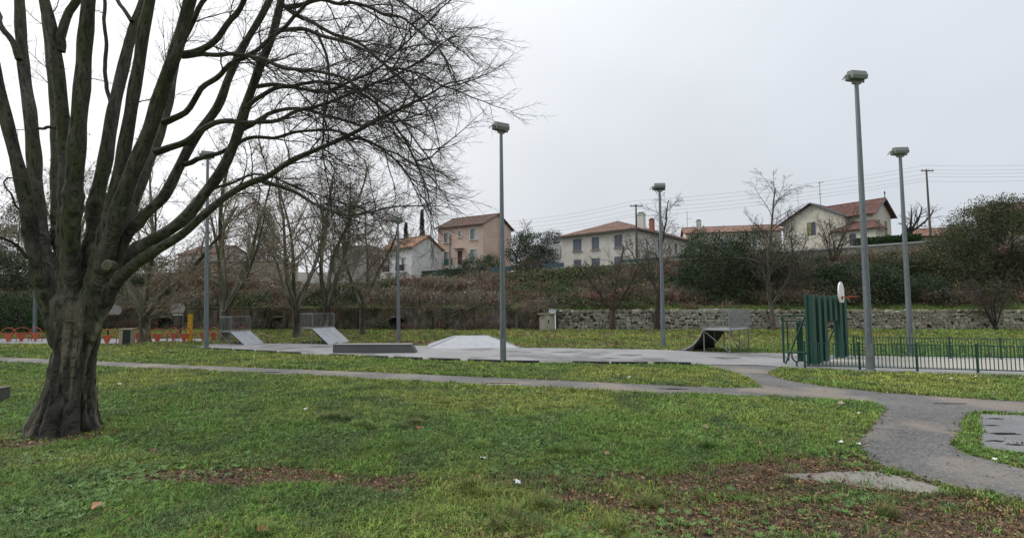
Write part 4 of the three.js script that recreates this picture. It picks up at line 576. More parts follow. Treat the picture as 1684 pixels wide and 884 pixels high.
  const bb = bones.map(([a, b, ra, rb]) => { const d = b.clone().sub(a); return { a, d, l2: d.lengthSq() || 1e-6, ra, rb, c: a.clone().add(b).multiplyScalar(0.5), R: Math.sqrt(d.lengthSq()) / 2 + Math.max(ra, rb) }; });
  function field(x, y, z) {
    let m = 9; for (const q of bb) { const cx = x - q.c.x, cy = y - q.c.y, cz = z - q.c.z, far = Math.sqrt(cx * cx + cy * cy + cz * cz) - q.R; if (far > 0.45 && far > m) continue; const px = x - q.a.x, py = y - q.a.y, pz = z - q.a.z, u = clamp((px * q.d.x + py * q.d.y + pz * q.d.z) / q.l2), ex = px - q.d.x * u, ey = py - q.d.y * u, ez = pz - q.d.z * u, s = Math.sqrt(ex * ex + ey * ey + ez * ez) - lerp(q.ra, q.rb, u), k = 0.045, h = clamp(0.5 + 0.5 * (s - m) / k); m = lerp(s, m, h) - k * h * (1 - h); }
    if (Math.abs(m) < 0.3) { const an = Math.atan2(z, x - 0.12), low = sstep(3.0, 1.8, y), w = fbm(Math.cos(an) * 2.2 + 5, y * 0.35, Math.sin(an) * 2.2, 2); m += low * (0.10 * Math.pow(1 - Math.abs(Math.sin(an * 4 + w * 7 + y * 0.25)), 2.5) - 0.02 + 0.03 * Math.sin(an * 9 + w * 10)) + 0.075 * (fbm(x * 5, y * 2.2, z * 5, 3) - 0.5) + 0.045 * (fbm(x * 13, y * 4, z * 13, 2) - 0.5) + low * 0.06 * (fbm(Math.cos(an) * 9, y * 0.9, Math.sin(an) * 9, 2) - 0.5); }
    return m;
  }
  const lo = V(-1.75, -0.2, -1.7), hi = V(2.15, 5.5, 1.7), N = 118, mc = new MarchingCubes(N, M.bark, false, false, 260000); mc.isolation = 0;
  { const f = mc.field; f.fill(-1); for (let k = 0; k < N; k++) for (let j = 0; j < N; j++) for (let i = 0; i < N; i++) { const x = lerp(lo.x, hi.x, i / N), y = lerp(lo.y, hi.y, j / N), z = lerp(lo.z, hi.z, k / N); f[i + j * N + k * N * N] = -clamp(field(x, y, z), -0.5, 0.5); } mc.update(); }
  const barkCol = (g0) => (x, y, z) => {
    const an = Math.atan2(z, x), n = fbm(x * 4, y * 1.5, z * 4, 3), s = fbm(Math.cos(an) * 5 + x, y * 0.5, Math.sin(an) * 5 + z, 3);
    let c = mix3([0.036, 0.032, 0.026], [0.125, 0.112, 0.09], sstep(0.28, 0.72, 0.5 * n + 0.5 * fbm(x * 13, y * 5, z * 13, 2))); c = mix3(c, [0.055, 0.068, 0.018], clamp(sstep(0.42, 0.62, fbm(x * 2.2, y * 0.8, z * 2.2 + g0 * 3, 3) + (g0 - 0.5) * 0.22)) * 0.58 * sstep(1.4, 3.2, y + n)); c = mix3(c, [0.24, 0.20, 0.14], sstep(0.57, 0.68, s) * 0.7 * sstep(2.9, 2.0, y)); return mix3(c, [0.026, 0.023, 0.02], sstep(0.55, 0.42, s) * 0.55 * sstep(2.9, 1.8, y));
  };
  {
    const cnt = mc.count, src = mc.positionArray, p = new Float32Array(cnt * 3);
    for (let i = 0; i < cnt; i++) { p[i * 3] = lerp(lo.x, hi.x, (src[i * 3] + 1) / 2); p[i * 3 + 1] = lerp(lo.y, hi.y, (src[i * 3 + 1] + 1) / 2); p[i * 3 + 2] = lerp(lo.z, hi.z, (src[i * 3 + 2] + 1) / 2); }
    let g = new THREE.BufferGeometry(); g.setAttribute('position', new THREE.BufferAttribute(p, 3)); g = mergeVertices(g, 1e-3); g.computeVertexNormals();
    const q = g.attributes.position, uv = [], col = [], bc = barkCol(0.55); for (let i = 0; i < q.count; i++) { const x = q.getX(i), y = q.getY(i), z = q.getZ(i); uv.push((x + z) * 1.6, y * 0.9); col.push(...bc(x, y, z)); }
    g.setAttribute('uv', new THREE.Float32BufferAttribute(uv, 2)); g.setAttribute('color', new THREE.Float32BufferAttribute(col, 3));
    // keep the normals pointing outwards
    part('trunk', g, M.bark, t);
    console.log('trunk', cnt / 3);
  }
  { const c = at(183.5, 437, -1.02); part('sawn_end', new THREE.CylinderGeometry(0.085, 0.09, 0.03, 14).rotateX(Math.PI / 2).translate(c.x, c.y, c.z + 0.115), std([0.15, 0.125, 0.09], 0.9, { map: mottled }), t); part('sawn_ring', new THREE.TorusGeometry(0.035, 0.008, 5, 16).translate(c.x, c.y, c.z + 0.13), std([0.10, 0.075, 0.05], 0.9), t); }
  // branching
  const twigC = [0.055, 0.046, 0.038], right = V(1, 0.15, 0);
  const LV = { 1: [0.9, 2.2, 0.017, 5, 10], 2: [0.45, 1.1, 0.0075, 3, 5], 3: [0.18, 0.5, 0.0042, 3, 3] };
  function shoot(gb, p, dir, lvl, k, bias) {
    const [l0, l1, rr, sides, n] = LV[lvl], len = (l0 + r() * (l1 - l0)) * k, pts = [p.clone()], rs = [rr * (0.8 + 0.4 * r()) * Math.sqrt(k)]; let d = dir.clone(), q = p.clone();
    for (let i = 1; i <= n; i++) { d.add(V((r() - 0.5) * 0.42, (r() - 0.5) * 0.36 + bias, (r() - 0.5) * 0.42)).normalize(); q = q.clone().addScaledVector(d, len / n); pts.push(q); rs.push(rs[0] * (1 - 0.72 * i / n)); }
    gb.tube(pts, rs, sides, twigC); if (lvl < 3) sprout(gb, pts, 0.12, lvl === 1 ? 0.105 : 0.072, lvl + 1, k, bias * 0.6);
  }
  function sprout(gb, pts, t0, gap, lvl, k, bias) {
    let acc = 0, side = 1; const L = pts.length; for (let i = Math.max(1, Math.floor(L * t0)); i < L; i++) {
      const a = pts[i - 1], b = pts[i], l = a.distanceTo(b), tg = b.clone().sub(a).normalize(); acc += l;
      while (acc > gap) { acc -= gap * (0.6 + 0.8 * r()); side = -side; const an = 0.45 + r() * 0.6, ax = V(r() - 0.5, r() - 0.5, r() - 0.5).cross(tg).normalize(); if ((ax.y * side) < 0) ax.negate(); const dir = tg.clone().multiplyScalar(Math.cos(an)).addScaledVector(ax, Math.sin(an)).addScaledVector(right, 0.18).normalize(); shoot(gb, a.clone().lerp(b, r()), dir, lvl, k * (1 - 0.3 * i / L), bias); }
    }
    if (lvl <= 3) { const e = pts[L - 1], tg = e.clone().sub(pts[L - 2]).normalize(); shoot(gb, e, tg, lvl, k * 0.8, bias); }
  }
  curves.forEach(({ ps, rs }, i) => {
    const k0 = Math.max(0, cutAt[i] - 2), gb = new GB(), bc = barkCol(stems[i][4]); gb.tube(ps.slice(k0), rs.slice(k0), i === 11 ? 10 : 14, bc, 0.28, true);
    const limb = gb.build('limb', M.bark, t), tw = new GB();
    if (i === 11) sprout(tw, ps, 0.48, 0.24, 1, 0.95, 0.01); else if (i >= 7) sprout(tw, ps, 0.6, 0.55, 1, 0.8, 0.03); else sprout(tw, ps, 0.5, 0.95, 1, 0.6, 0.02);
    const m = tw.build('twigs', M.twig, limb); m.userData.kind = 'stuff';
  });
  // boughs that leave the stems: [points, radius px foot, tip, depth at foot, depth at tip, twig gap]
  const pull = x => x > 560 ? 560 + (x - 560) * 0.8 : x;
  const boughs = [
    [[[256, 250], [300, 236], [340, 207], [370, 200], [430, 201], [480, 186], [530, 171], [580, 152], [640, 132], [690, 115], [740, 92]], 6.5, 1.3, -0.3, -1.2, 0.24],
    [[[303, 270], [350, 257], [386, 240], [402, 228], [450, 224], [500, 216], [560, 219], [620, 232], [680, 256], [722, 277]], 5, 1.1, 0.1, 0.8, 0.24],
    [[[268, 202], [300, 186], [322, 152], [350, 130], [380, 108], [420, 82], [455, 50], [500, 10], [540, -40]], 5.5, 2.2, -0.5, -1.6, 0.3],
    [[[452, 52], [478, 46], [520, 56], [560, 66], [610, 82], [660, 108], [710, 122], [760, 136]], 4.5, 1.1, -0.8, -1.8, 0.23],
    [[[440, -25], [480, 20], [520, 42], [600, 72], [650, 102], [700, 142], [745, 188]], 5.5, 1.1, 0.3, 1.2, 0.23],
    [[[415, 142], [470, 141], [520, 151], [560, 141], [620, 121], [680, 76], [735, 42]], 4.2, 1.1, -0.3, -1.0, 0.24],
    [[[432, 298], [480, 316], [520, 339], [560, 352], [605, 352], [640, 345]], 4, 1.0, -0.6, -1.4, 0.22],
    [[[520, 50], [540, 110], [538, 170], [530, 230], [538, 290], [545, 340]], 3.0, 0.9, 0.3, 0.7, 0.24],
    [[[393, 215], [440, 190], [490, 182], [540, 190], [600, 205], [660, 200], [705, 192], [745, 178]], 5, 1.1, 0.3, 1.5, 0.23],
    [[[400, 178], [450, 150], [500, 138], [560, 140], [620, 165], [680, 215], [715, 262], [730, 300]], 4.2, 1.0, -0.6, -2.0, 0.23],
    [[[300, 90], [344, 77], [376, 41], [404, 0], [440, -60]], 6, 3, -0.9, -1.6, 0.4],
    [[[470, 12], [540, 2], [610, 12], [680, 30], [730, 58], [770, 90]], 4.5, 1.1, -0.5, -1.8, 0.22],
    [[[480, -30], [560, -35], [640, -15], [700, 8], [740, 32], [780, 66]], 5, 1.1, 0.5, 1.8, 0.22],
    [[[299, 92], [350, 90], [410, 92], [450, 105], [500, 116], [560, 128], [630, 160], [700, 215], [740, 260]], 4.5, 1.0, -0.9, -2.3, 0.25],
    [[[560, 226], [620, 236], [670, 262], [700, 290], [718, 318]], 2.6, 0.9, -1.0, -0.4, 0.2],
    [[[31, 98], [22, 75], [0, 36], [-30, -20]], 5.5, 4, 0.3, 0.2, 0.8],
    [[[98, 84], [110, 30], [128, -4], [150, -60]], 7, 5, -0.5, -0.5, 0.8],
    [[[182, 172], [171, 110], [172, 50], [170, 0], [172, -60]], 3.6, 2.6, 0.7, 0.9, 0.5],
    [[[216, 35], [205, 18], [192, 0], [175, -40]], 4, 3, 0.7, 0.8, 0.5],
    [[[92, 210], [76, 210], [62, 211]], 3.2, 2.2, 0.4, 0.4, 0.6],
    [[[46, 356], [30, 345], [20, 322], [10, 304], [12, 294], [20, 291]], 1.7, 1.2, -0.6, -0.8, 0.6],
    [[[44, 425], [28, 405], [10, 396], [-20, 382], [-60, 372]], 3, 1.5, -0.5, -1.2, 0.5],
    [[[290, 80], [318, 40], [334, 0], [350, -40]], 5, 3, -1.0, -1.2, 0.5],
    [[[340, 316], [360, 306], [385, 300], [420, 288], [470, 300], [520, 318], [560, 332]], 2.6, 0.9, -0.4, 0.6, 0.25]
  ];
  for (const [pts, ra, rb, za, zb, gap] of boughs) {
    const c = new THREE.CatmullRomCurve3(pts.map(([x, y], i) => at(pull(x), y, lerp(za, zb, i / (pts.length - 1))))), n = Math.max(8, Math.round(c.getLength() / 0.14)), ps = c.getSpacedPoints(n);
    ps.forEach((p, i) => { if (i > 1) { p.y += (fbm(i * 0.35, pts[0][0], 1, 2) - 0.5) * 0.10; p.z += (fbm(i * 0.35, pts[0][0], 7, 2) - 0.5) * 0.2; } });
    const gb = new GB(); gb.tube(ps, ps.map((p, i) => lerp(ra, rb, Math.pow(i / n, 0.6)) / PX), 8, barkCol(0.2), 0.2, true); const b = gb.build('bough', M.bark, t), tw = new GB(); sprout(tw, ps, pts[0][0] > 250 ? (pts[0][1] > 170 ? 0.36 : 0.2) : 0.5, gap * 0.98, 1, pts[0][0] > 250 ? 0.92 : 0.5, 0.0); const m = tw.build('twigs', M.twig, b); m.userData.kind = 'stuff';
  }
}
// ---------- bare trees ----------
function bareTree(name, label, pos, o) {
  const t = thing(name, label, 'tree', pos, 0, o.group), r = rng(o.seed), wood = new GB(), crown = new GB();
  const col = o.mottle ? (x, y, z) => { const n = fbm(x * 2.6, y * 1.3, z * 2.6, 3); let c = mix3([0.12, 0.115, 0.075], [0.36, 0.34, 0.255], sstep(0.45, 0.62, n)); return mix3(c, [0.05, 0.042, 0.032], sstep(0.5, 0.68, fbm(x * 2, y * 0.9 + 9, z * 2, 2))); } : (x, y, z) => mix3(o.c0 || [0.055, 0.048, 0.040], o.c1 || [0.10, 0.09, 0.072], fbm(x * 3, y * 1.2, z * 3, 3));
  const tc = o.twig || [0.085, 0.07, 0.055], K = o.k || (o.mottle ? 1.5 : 2.1), maxL = o.levels || 4;
  function branch(p, dir, len, rad0, lvl) {
    const n = Math.max(2, [5, 9, 7, 4, 2][lvl]), pts = [p.clone()], rs = [rad0]; let d = dir.clone(), q = p.clone();
    const wob = [0.14, 0.34, 0.46, 0.6, 0.6][lvl], up = [0, o.up ?? 0.07, o.up2 ?? 0.03, 0.0, 0][lvl];
    for (let i = 1; i <= n; i++) { d.add(V((r() - 0.5) * wob, (r() - 0.5) * wob * 0.8 + up, (r() - 0.5) * wob)).normalize(); q = q.clone().addScaledVector(d, len / n); pts.push(q); rs.push(rad0 * (1 - (lvl === 0 ? 0.25 : lvl === 1 ? 0.72 : 0.75) * i / n)); }
    if (lvl === 0) { rs[0] *= 1.35; wood.tube(pts, rs, 10, col, 0.3); } else if (lvl === 1) wood.tube(pts, rs, 7, col, 0.2); else crown.tube(pts, rs, lvl === 2 ? 4 : 3, lvl === 2 ? (o.mottle ? mix3(tc, [0.27, 0.25, 0.19], r() * 0.7) : tc) : tc);
    if (lvl >= maxL) return { pts, rs, d };
    if (lvl === 0) return { pts, rs, d };
    const cnt = [0, o.n2 || 11, o.n3 || 9, o.n4 || 6][lvl], s0 = lvl === 1 ? 0.22 : 0.12;
    for (let c = 0; c < cnt; c++) { const u = s0 + (1 - s0) * (c + r()) / cnt, f = u * n, i = Math.min(n - 1, Math.floor(f)), pp = pts[i].clone().lerp(pts[i + 1], f - i), tg = pts[i + 1].clone().sub(pts[i]).normalize(), an = 0.5 + r() * 0.6, ax = V(r() - 0.5, r() - 0.5, r() - 0.5).cross(tg).normalize(); const dd = tg.clone().multiplyScalar(Math.cos(an)).addScaledVector(ax, Math.sin(an)); branch(pp, dd.normalize(), len * ([0, 0.42, 0.42, 0.42][lvl]) * (1.15 - 0.6 * u) * (0.75 + 0.5 * r()), Math.max(0.007 * K, lerp(rs[i], rs[i + 1], f - i) * 0.5), lvl + 1); }
    return { pts, rs, d };
  }
  const tr = branch(V(0, -0.05, 0), V(o.lean || 0, 1, o.leanZ || 0).normalize(), o.trunk, o.r, 0), e = tr.pts[tr.pts.length - 1];
  for (const [az, inc, len, rr] of o.stems) { const dir = V(Math.sin(inc) * Math.cos(az), Math.cos(inc), Math.sin(inc) * Math.sin(az)); branch(e.clone().addScaledVector(dir, -o.r * 0.35).add(V(0, -o.r * 0.3, 0)), dir, len, rr, 1); }
  if (o.low) for (const [y, az, inc, len, rr] of o.low) { const f = y / o.trunk * (tr.pts.length - 1), i = Math.min(tr.pts.length - 2, Math.floor(f)); branch(tr.pts[i].clone().lerp(tr.pts[i + 1], f - i), V(Math.sin(inc) * Math.cos(az), Math.cos(inc), Math.sin(inc) * Math.sin(az)), len, rr, 1); }
  wood.build('trunk', M.bark, t); crown.build('crown', M.twig, t);
  if (o.balls) { const sb = new GB(), p = crown.p; for (let k = 0; k < o.balls; k++) { const i = Math.floor(r() * p.length / 3) * 3, c = V(p[i], p[i + 1] - 0.03, p[i + 2]), a = V(r() - 0.5, r() - 1.2, r() - 0.5).normalize(), b = a.clone().cross(V(r() - 0.5, 0.3, r() - 0.5)).normalize(), m = 0.7 + 0.6 * r(); sb.leaf(c, a, b, 0.15, 0.12, [0.22 * m, 0.145 * m, 0.085 * m]); } const m = sb.build('dry_leaves', M.leaf, t); m.userData.kind = 'stuff'; }
  return t;
}
const pl = 'plane trees along the dark wall';
[
  [237, 563, { seed: 11, trunk: 2.0, r: 0.40, stems: [[2.7, 0.32, 11.5, 0.24], [0.3, 0.55, 10.5, 0.22], [5.4, 0.18, 12, 0.2], [1.6, 0.5, 9, 0.16]], low: [[1.7, 0.1, 1.0, 5, 0.1]] }, 'mottled forked plane tree right of the cream bin'],
  [372, 562, { seed: 23, trunk: 2.3, r: 0.36, lean: -0.02, stems: [[1.5, 0.12, 12.5, 0.25], [0.1, 0.48, 11, 0.19], [0.2, 0.72, 8.5, 0.14], [3.4, 0.4, 10, 0.17], [5.0, 0.4, 9, 0.15]] }, 'pale barked plane tree beside the left bank ramp'],
  [488, 556, { seed: 35, trunk: 2.3, r: 0.34, stems: [[3.0, 0.6, 8.5, 0.16], [0.2, 0.42, 11.5, 0.2], [1.8, 0.25, 12, 0.19], [4.6, 0.2, 12, 0.18]] }, 'bare plane tree rising between the two bank ramps'],
  [531, 555, { seed: 41, trunk: 2.6, r: 0.36, stems: [[0.1, 0.35, 11.5, 0.22], [2.9, 0.4, 11.5, 0.2], [1.2, 0.2, 12.5, 0.2], [4.8, 0.45, 9, 0.16], [0.0, 0.95, 7, 0.12]] }, 'broad bare plane tree behind the taller bank ramp'],
  [596, 550, { seed: 52, trunk: 2.4, r: 0.28, stems: [[0.4, 0.4, 9.5, 0.16], [2.7, 0.35, 10, 0.16], [4.6, 0.25, 10.5, 0.15]] }, 'slim bare plane tree left of the small floodlight'],
  [128, 556, { seed: 63, trunk: 2.3, r: 0.36, stems: [[0.4, 0.4, 10.5, 0.2], [2.7, 0.4, 11, 0.2], [4.6, 0.25, 11.5, 0.18]] }, 'bare plane tree hidden behind the big trunk'],
  [-30, 556, { seed: 74, trunk: 2.3, r: 0.36, stems: [[0.4, 0.5, 10.5, 0.2], [2.7, 0.4, 11, 0.2], [4.6, 0.25, 11.5, 0.18]] }, 'bare plane tree at the left frame edge']
].forEach(([px, py, o, label]) => bareTree('plane_tree', label, G(px, py), { mottle: true, n2: 15, n3: 11, n4: 7, balls: 700, up: 0.05, group: pl, twig: [0.24, 0.195, 0.145], ...o }));
bareTree('bare_tree', 'low spreading bare tree at the stone wall below the long building', V(P(1007, 540, 49.2).x, 0.39, -49.2), { seed: 81, trunk: 1.9, r: 0.3, lean: -0.03, stems: [[2.9, 0.55, 5.5, 0.13], [0.2, 0.6, 5.6, 0.13], [1.2, 0.3, 6.5, 0.15], [4.2, 0.4, 5.5, 0.12]], n2: 12, n3: 8, n4: 5, c0: [0.07, 0.05, 0.035], c1: [0.11, 0.08, 0.055] });
bareTree('bare_tree', 'tall slim bare tree beside the mast below the long building', V(P(1081, 540, 49.1).x, 0.39, -49.1), { seed: 92, trunk: 3.4, r: 0.27, stems: [[0.3, 0.12, 9.4, 0.16], [2.9, 0.35, 6, 0.1], [0.1, 0.5, 5.5, 0.1], [4.5, 0.3, 6.5, 0.1]], n2: 13, n3: 8, n4: 5 });
bareTree('bare_tree', 'tall bare tree with bright fork before the dark evergreens', V(P(1272, 537, 49.1).x, 0.39, -49.1), { seed: 103, trunk: 2.4, r: 0.22, stems: [[2.4, 0.06, 11.5, 0.19], [0.1, 0.62, 6.5, 0.09], [0.3, 0.75, 4.5, 0.06], [3.0, 0.5, 5.5, 0.08]], n2: 18, n3: 9, n4: 6, c0: [0.11, 0.10, 0.08], c1: [0.17, 0.15, 0.12] });
bareTree('bare_tree', 'small bare many branched tree in front of the villa', V(P(1372, 440, 60).x, bankH(P(1372, 440, 60).x, 60) - 0.1, -60), { seed: 114, trunk: 0.9, r: 0.18, stems: [[2.9, 0.6, 5, 0.1], [0.2, 0.6, 5, 0.1], [1.2, 0.25, 5.8, 0.12], [4.2, 0.35, 5, 0.1], [2.2, 0.4, 5, 0.09]], n2: 12, n3: 8, n4: 5, c0: [0.09, 0.08, 0.065], c1: [0.14, 0.125, 0.10] });
bareTree('bare_tree', 'small bare tree at the corner left of the villa', V(P(1308, 430, 61.5).x, bankH(P(1308, 430, 61.5).x, 61.5) - 0.1, -61.5), { seed: 115, trunk: 0.8, r: 0.14, stems: [[2.9, 0.5, 4, 0.08], [0.2, 0.5, 4, 0.08], [1.2, 0.25, 4.8, 0.09]], n2: 12, n3: 8, n4: 5 });
bareTree('pollard_tree', 'dark gnarled pollarded tree right of the villa', V(P(1500, 400, 67).x, roadH(52) - 0.1, -67), { seed: 125, trunk: 2.2, r: 0.42, lean: -0.15, stems: [[0.2, 0.7, 4.2, 0.2], [0.1, 1.1, 5.5, 0.18], [2.8, 0.7, 2.6, 0.18], [1.5, 0.3, 3.4, 0.16]], n2: 9, n3: 5, n4: 3, up: 0.12, c0: [0.03, 0.027, 0.024], c1: [0.05, 0.045, 0.04], twig: [0.045, 0.038, 0.034] });
bareTree('bare_tree', 'leafless tree behind the right side of the pink house', V(P(850, 420, 82).x, 8, -82), { seed: 136, trunk: 2.5, r: 0.2, stems: [[0.3, 0.4, 5, 0.1], [2.9, 0.4, 5, 0.1], [1.4, 0.2, 6, 0.12]], n2: 12, n3: 8, n4: 5 });
bareTree('bare_shrub', 'dark leafless multi stemmed shrub against the wall at right', V(P(1638, 546, 48.8).x, 0.38, -48.8), { seed: 147, trunk: 0.35, r: 0.26, stems: [[2.9, 0.55, 4.2, 0.08], [0.2, 0.55, 4.4, 0.08], [1.2, 0.25, 5.2, 0.09], [4.2, 0.35, 4.4, 0.08], [2.2, 0.4, 4.2, 0.07], [5.4, 0.5, 4, 0.07]], n2: 10, n3: 7, n4: 4, c0: [0.035, 0.028, 0.024], c1: [0.055, 0.045, 0.038], twig: [0.06, 0.044, 0.036] }).userData.category = 'shrub';
// ---------- evergreens ----------
function leafy(name, label, cat, pos, blobs, o = {}) {
  const t = thing(name, label, cat, pos, 0, o.group), r = rng(o.seed || 1), g = new GB(), wood = new GB(), c0 = (o.c0 || [0.024, 0.042, 0.016]).map(v => v * 1.35), c1 = (o.c1 || [0.055, 0.078, 0.028]).map(v => v * 1.35), CS = o.cs || 1, ls = (o.leaf || 0.26) * 0.7;
  for (const [bx0, by, bz, rx, ry, rz, n] of blobs) {
    const clumps = Math.round(n * 1.9 / 34); wood.tube([V(bx0 * 0.15, -0.15, bz * 0.15), V(bx0 * 0.5, by * 0.45, bz * 0.5), V(bx0, by, bz)], [0.05 + ry * 0.055, 0.035 + ry * 0.035, 0.03], 6, [0.045, 0.037, 0.03]);
    for (let k = 0; k < clumps; k++) {
      const a = r() * 6.283, u = r() * 2 - 1, s = Math.sqrt(1 - u * u), dir = V(s * Math.cos(a), u, s * Math.sin(a)), q = (0.62 + 0.42 * Math.pow(r(), 0.7)) * (0.78 + 0.5 * fbm(dir.x * 1.9 + bx0, dir.y * 1.9 + by, dir.z * 1.9 + (o.seed || 0), 3));
      const c = V(bx0 + dir.x * rx * q, by + dir.y * ry * q, bz + dir.z * rz * q); if (c.y < 0.02) c.y = 0.02 + r() * 0.3; const tone = mix3(c0, c1, r()), cs = (0.3 + 0.35 * r()) * CS;
      if (k % 3 === 0) wood.tube([V(bx0 + dir.x * rx * 0.2, by + dir.y * ry * 0.2, bz + dir.z * rz * 0.2), c.clone().lerp(V(bx0, by, bz), 0.3).add(V(0, -0.1, 0)), c], [0.03, 0.018, 0.006], 3, [0.05, 0.042, 0.034]);
      for (let i = 0; i < 34; i++) { const e = V(r() - 0.5, r() - 0.42, r() - 0.5).multiplyScalar(2 * cs), d = e.clone().add(dir.clone().multiplyScalar(0.25)).add(V(0, o.up || 0.1, 0)).normalize(), sd = d.clone().cross(V(r() - 0.5, r() - 0.5, r() - 0.5)).normalize(), m = 0.65 + 0.7 * r(); g.leaf(c.clone().add(e), d, sd, ls * (0.7 + 0.6 * r()), ls * (o.wide || 0.5), tone.map(v => v * m)); }
    }
  }
  wood.build('branches', M.twig, t); g.build('crown', M.leaf, t); return t;
}
const onBank = (px, d) => { const x = P(px, 400, d).x; return V(x, d < 50 ? groundH(d) : bankH(x, d) - 0.1, -d); };
const dk = { c0: [0.016, 0.030, 0.014], c1: [0.040, 0.062, 0.026] }, olive = { c0: [0.030, 0.038, 0.016], c1: [0.062, 0.072, 0.028] };
leafy('evergreen_tree', 'broad dark evergreen on the bank behind the quarter pipe', 'tree', onBank(1175, 54.5), [[0, 3.5, 0, 4.0, 3.6, 2.6, 6000], [-1.8, 1.5, 0.4, 2.4, 1.7, 1.8, 2200], [2.2, 4.2, -0.8, 2.2, 2.1, 1.8, 2400]], { seed: 201, ...dk });
leafy('evergreen_tree', 'dark evergreen behind the tall forked bare tree', 'tree', onBank(1240, 56), [[0, 3.6, 0, 3.2, 3.3, 2.3, 4800], [1.8, 2.2, 0.8, 2.6, 2.0, 1.8, 2600]], { seed: 202, ...dk });
leafy('evergreen_shrub', 'upright pale needled evergreen before the long building', 'shrub', onBank(1152, 60), [[0, 2.6, 0, 1.2, 2.4, 1.1, 1500], [1.2, 1.6, 0, 1.2, 1.5, 1, 900]], { seed: 203, c0: [0.04, 0.055, 0.025], c1: [0.08, 0.10, 0.045] });
leafy('evergreen_tree', 'dark spreading evergreen below the villa wall', 'tree', onBank(1402, 53.6), [[0, 2.1, 0, 3.2, 2.1, 2.0, 4400], [-2.6, 1.8, 0.3, 2.2, 1.7, 1.6, 2000], [2.4, 1.7, 0.3, 2.0, 1.6, 1.6, 1800]], { seed: 204, ...dk });
leafy('evergreen_tree', 'large olive green evergreen left of the frame edge shrub', 'tree', onBank(1560, 55), [[0, 3.2, 0, 3.0, 3.2, 2.4, 4600], [-1.6, 2.0, 0.6, 2.0, 1.9, 1.8, 2000], [1.8, 5.0, -0.6, 2.4, 2.2, 2, 2600]], { seed: 205, ...olive });
leafy('evergreen_tree', 'tall olive evergreen mass at the right frame edge', 'tree', onBank(1655, 56), [[0, 4.6, 0, 4.2, 4.6, 3, 7600], [-2.4, 7.2, -0.5, 2.8, 2.3, 2, 3200], [1.6, 8.4, -0.5, 2.6, 1.9, 2, 2600], [-4.6, 4.6, -0.5, 2.4, 2.4, 2, 2600], [3, 3, 1, 3, 3, 2, 3000]], { seed: 206, ...olive });
leafy('evergreen_tree', 'dark evergreen on the bank right of the forked bare tree', 'tree', onBank(1325, 55), [[0, 2.2, 0, 2.6, 2.3, 1.8, 3000], [2.4, 1.2, 0.6, 2.2, 1.5, 1.6, 1800]], { seed: 240, ...dk });
leafy('evergreen_shrub', 'olive shrub on the bank between the two right hand masts', 'shrub', onBank(1470, 57), [[0, 1.6, 0, 2.4, 1.7, 1.6, 2600], [2.4, 1.2, 0.4, 1.8, 1.3, 1.4, 1500]], { seed: 241, ...olive });
leafy('evergreen_shrub', 'dark low shrub at the foot of the olive evergreen', 'shrub', onBank(1520, 53.2), [[0, 1.3, 0, 2.4, 1.6, 1.4, 2400]], { seed: 242, ...dk });
leafy('evergreen_shrub', 'low dark shrub on the bank behind the goal wall', 'shrub', onBank(1462, 53.4), [[0, 1.3, 0, 2.2, 1.4, 1.4, 2200]], { seed: 207, ...dk });
leafy('evergreen_tree', 'dark garden evergreen right of the pink house', 'tree', onBank(868, 67), [[0, 2.6, 0, 2.6, 2.7, 2, 3600], [2, 1.7, 0, 1.8, 1.6, 1.4, 1500]], { seed: 208, ...dk, leaf: 0.3 });
leafy('garden_shrub', 'rounded green shrub at the corner of the pink house', 'shrub', onBank(806, 66), [[0, 1.1, 0, 1.6, 1.25, 1.2, 1500]], { seed: 209, c0: [0.022, 0.045, 0.015], c1: [0.05, 0.085, 0.025] });
leafy('garden_shrub', 'dark green shrub below the steps of the pink house', 'shrub', onBank(776, 62.5), [[0, 1.2, 0, 1.5, 1.5, 1.2, 1700], [-2.2, 0.3, 0, 1.3, 0.9, 1, 700]], { seed: 210, ...dk });
leafy('garden_shrub', 'reddish shrub on the bank edge below the garden fence', 'shrub', onBank(870, 63.0), [[0, 0.9, 0, 1.7, 0.9, 1.0, 1200]], { seed: 211, c0: [0.05, 0.036, 0.022], c1: [0.075, 0.06, 0.03] });
leafy('cedar_tree', 'dark layered cedar against the sky right of the pink house', 'tree', V(P(908, 400, 95).x, 9, -95), [[0, 4.2, 0, 3.2, 0.7, 2.6, 1500], [0.3, 5.6, 0, 2.4, 0.6, 2, 1100], [-0.6, 2.9, 0, 3.6, 0.7, 2.6, 1500], [0.2, 6.9, 0, 1.4, 0.5, 1.2, 600], [2.6, 3.6, 0, 2, 0.5, 1.6, 700]], { seed: 212, c0: [0.02, 0.03, 0.026], c1: [0.035, 0.05, 0.04], leaf: 0.3 });
for (const [px, ty, w, lab] of [[667, 373, 0.62, 'shorter slim dark cypress behind the white house'], [693.5, 353, 0.85, 'taller slim dark cypress behind the white house']]) { const d = 86, b = V(P(px, 400, d).x, 8, -d), h = P(px, ty, d).y - 8, bl = []; for (let k = 0; k < 9; k++) { const u = k / 8; bl.push([0, 0.6 + u * (h - 0.9), 0, w * (1 - 0.86 * u), h * 0.10, w * (1 - 0.86 * u), 900]); } leafy('cypress_tree', lab, 'tree', b, bl, { seed: 220 + px, c0: [0.014, 0.024, 0.014], c1: [0.026, 0.04, 0.02], up: 0.6, cs: 0.4, leaf: 0.2, group: 'cypresses behind the white house' }); }
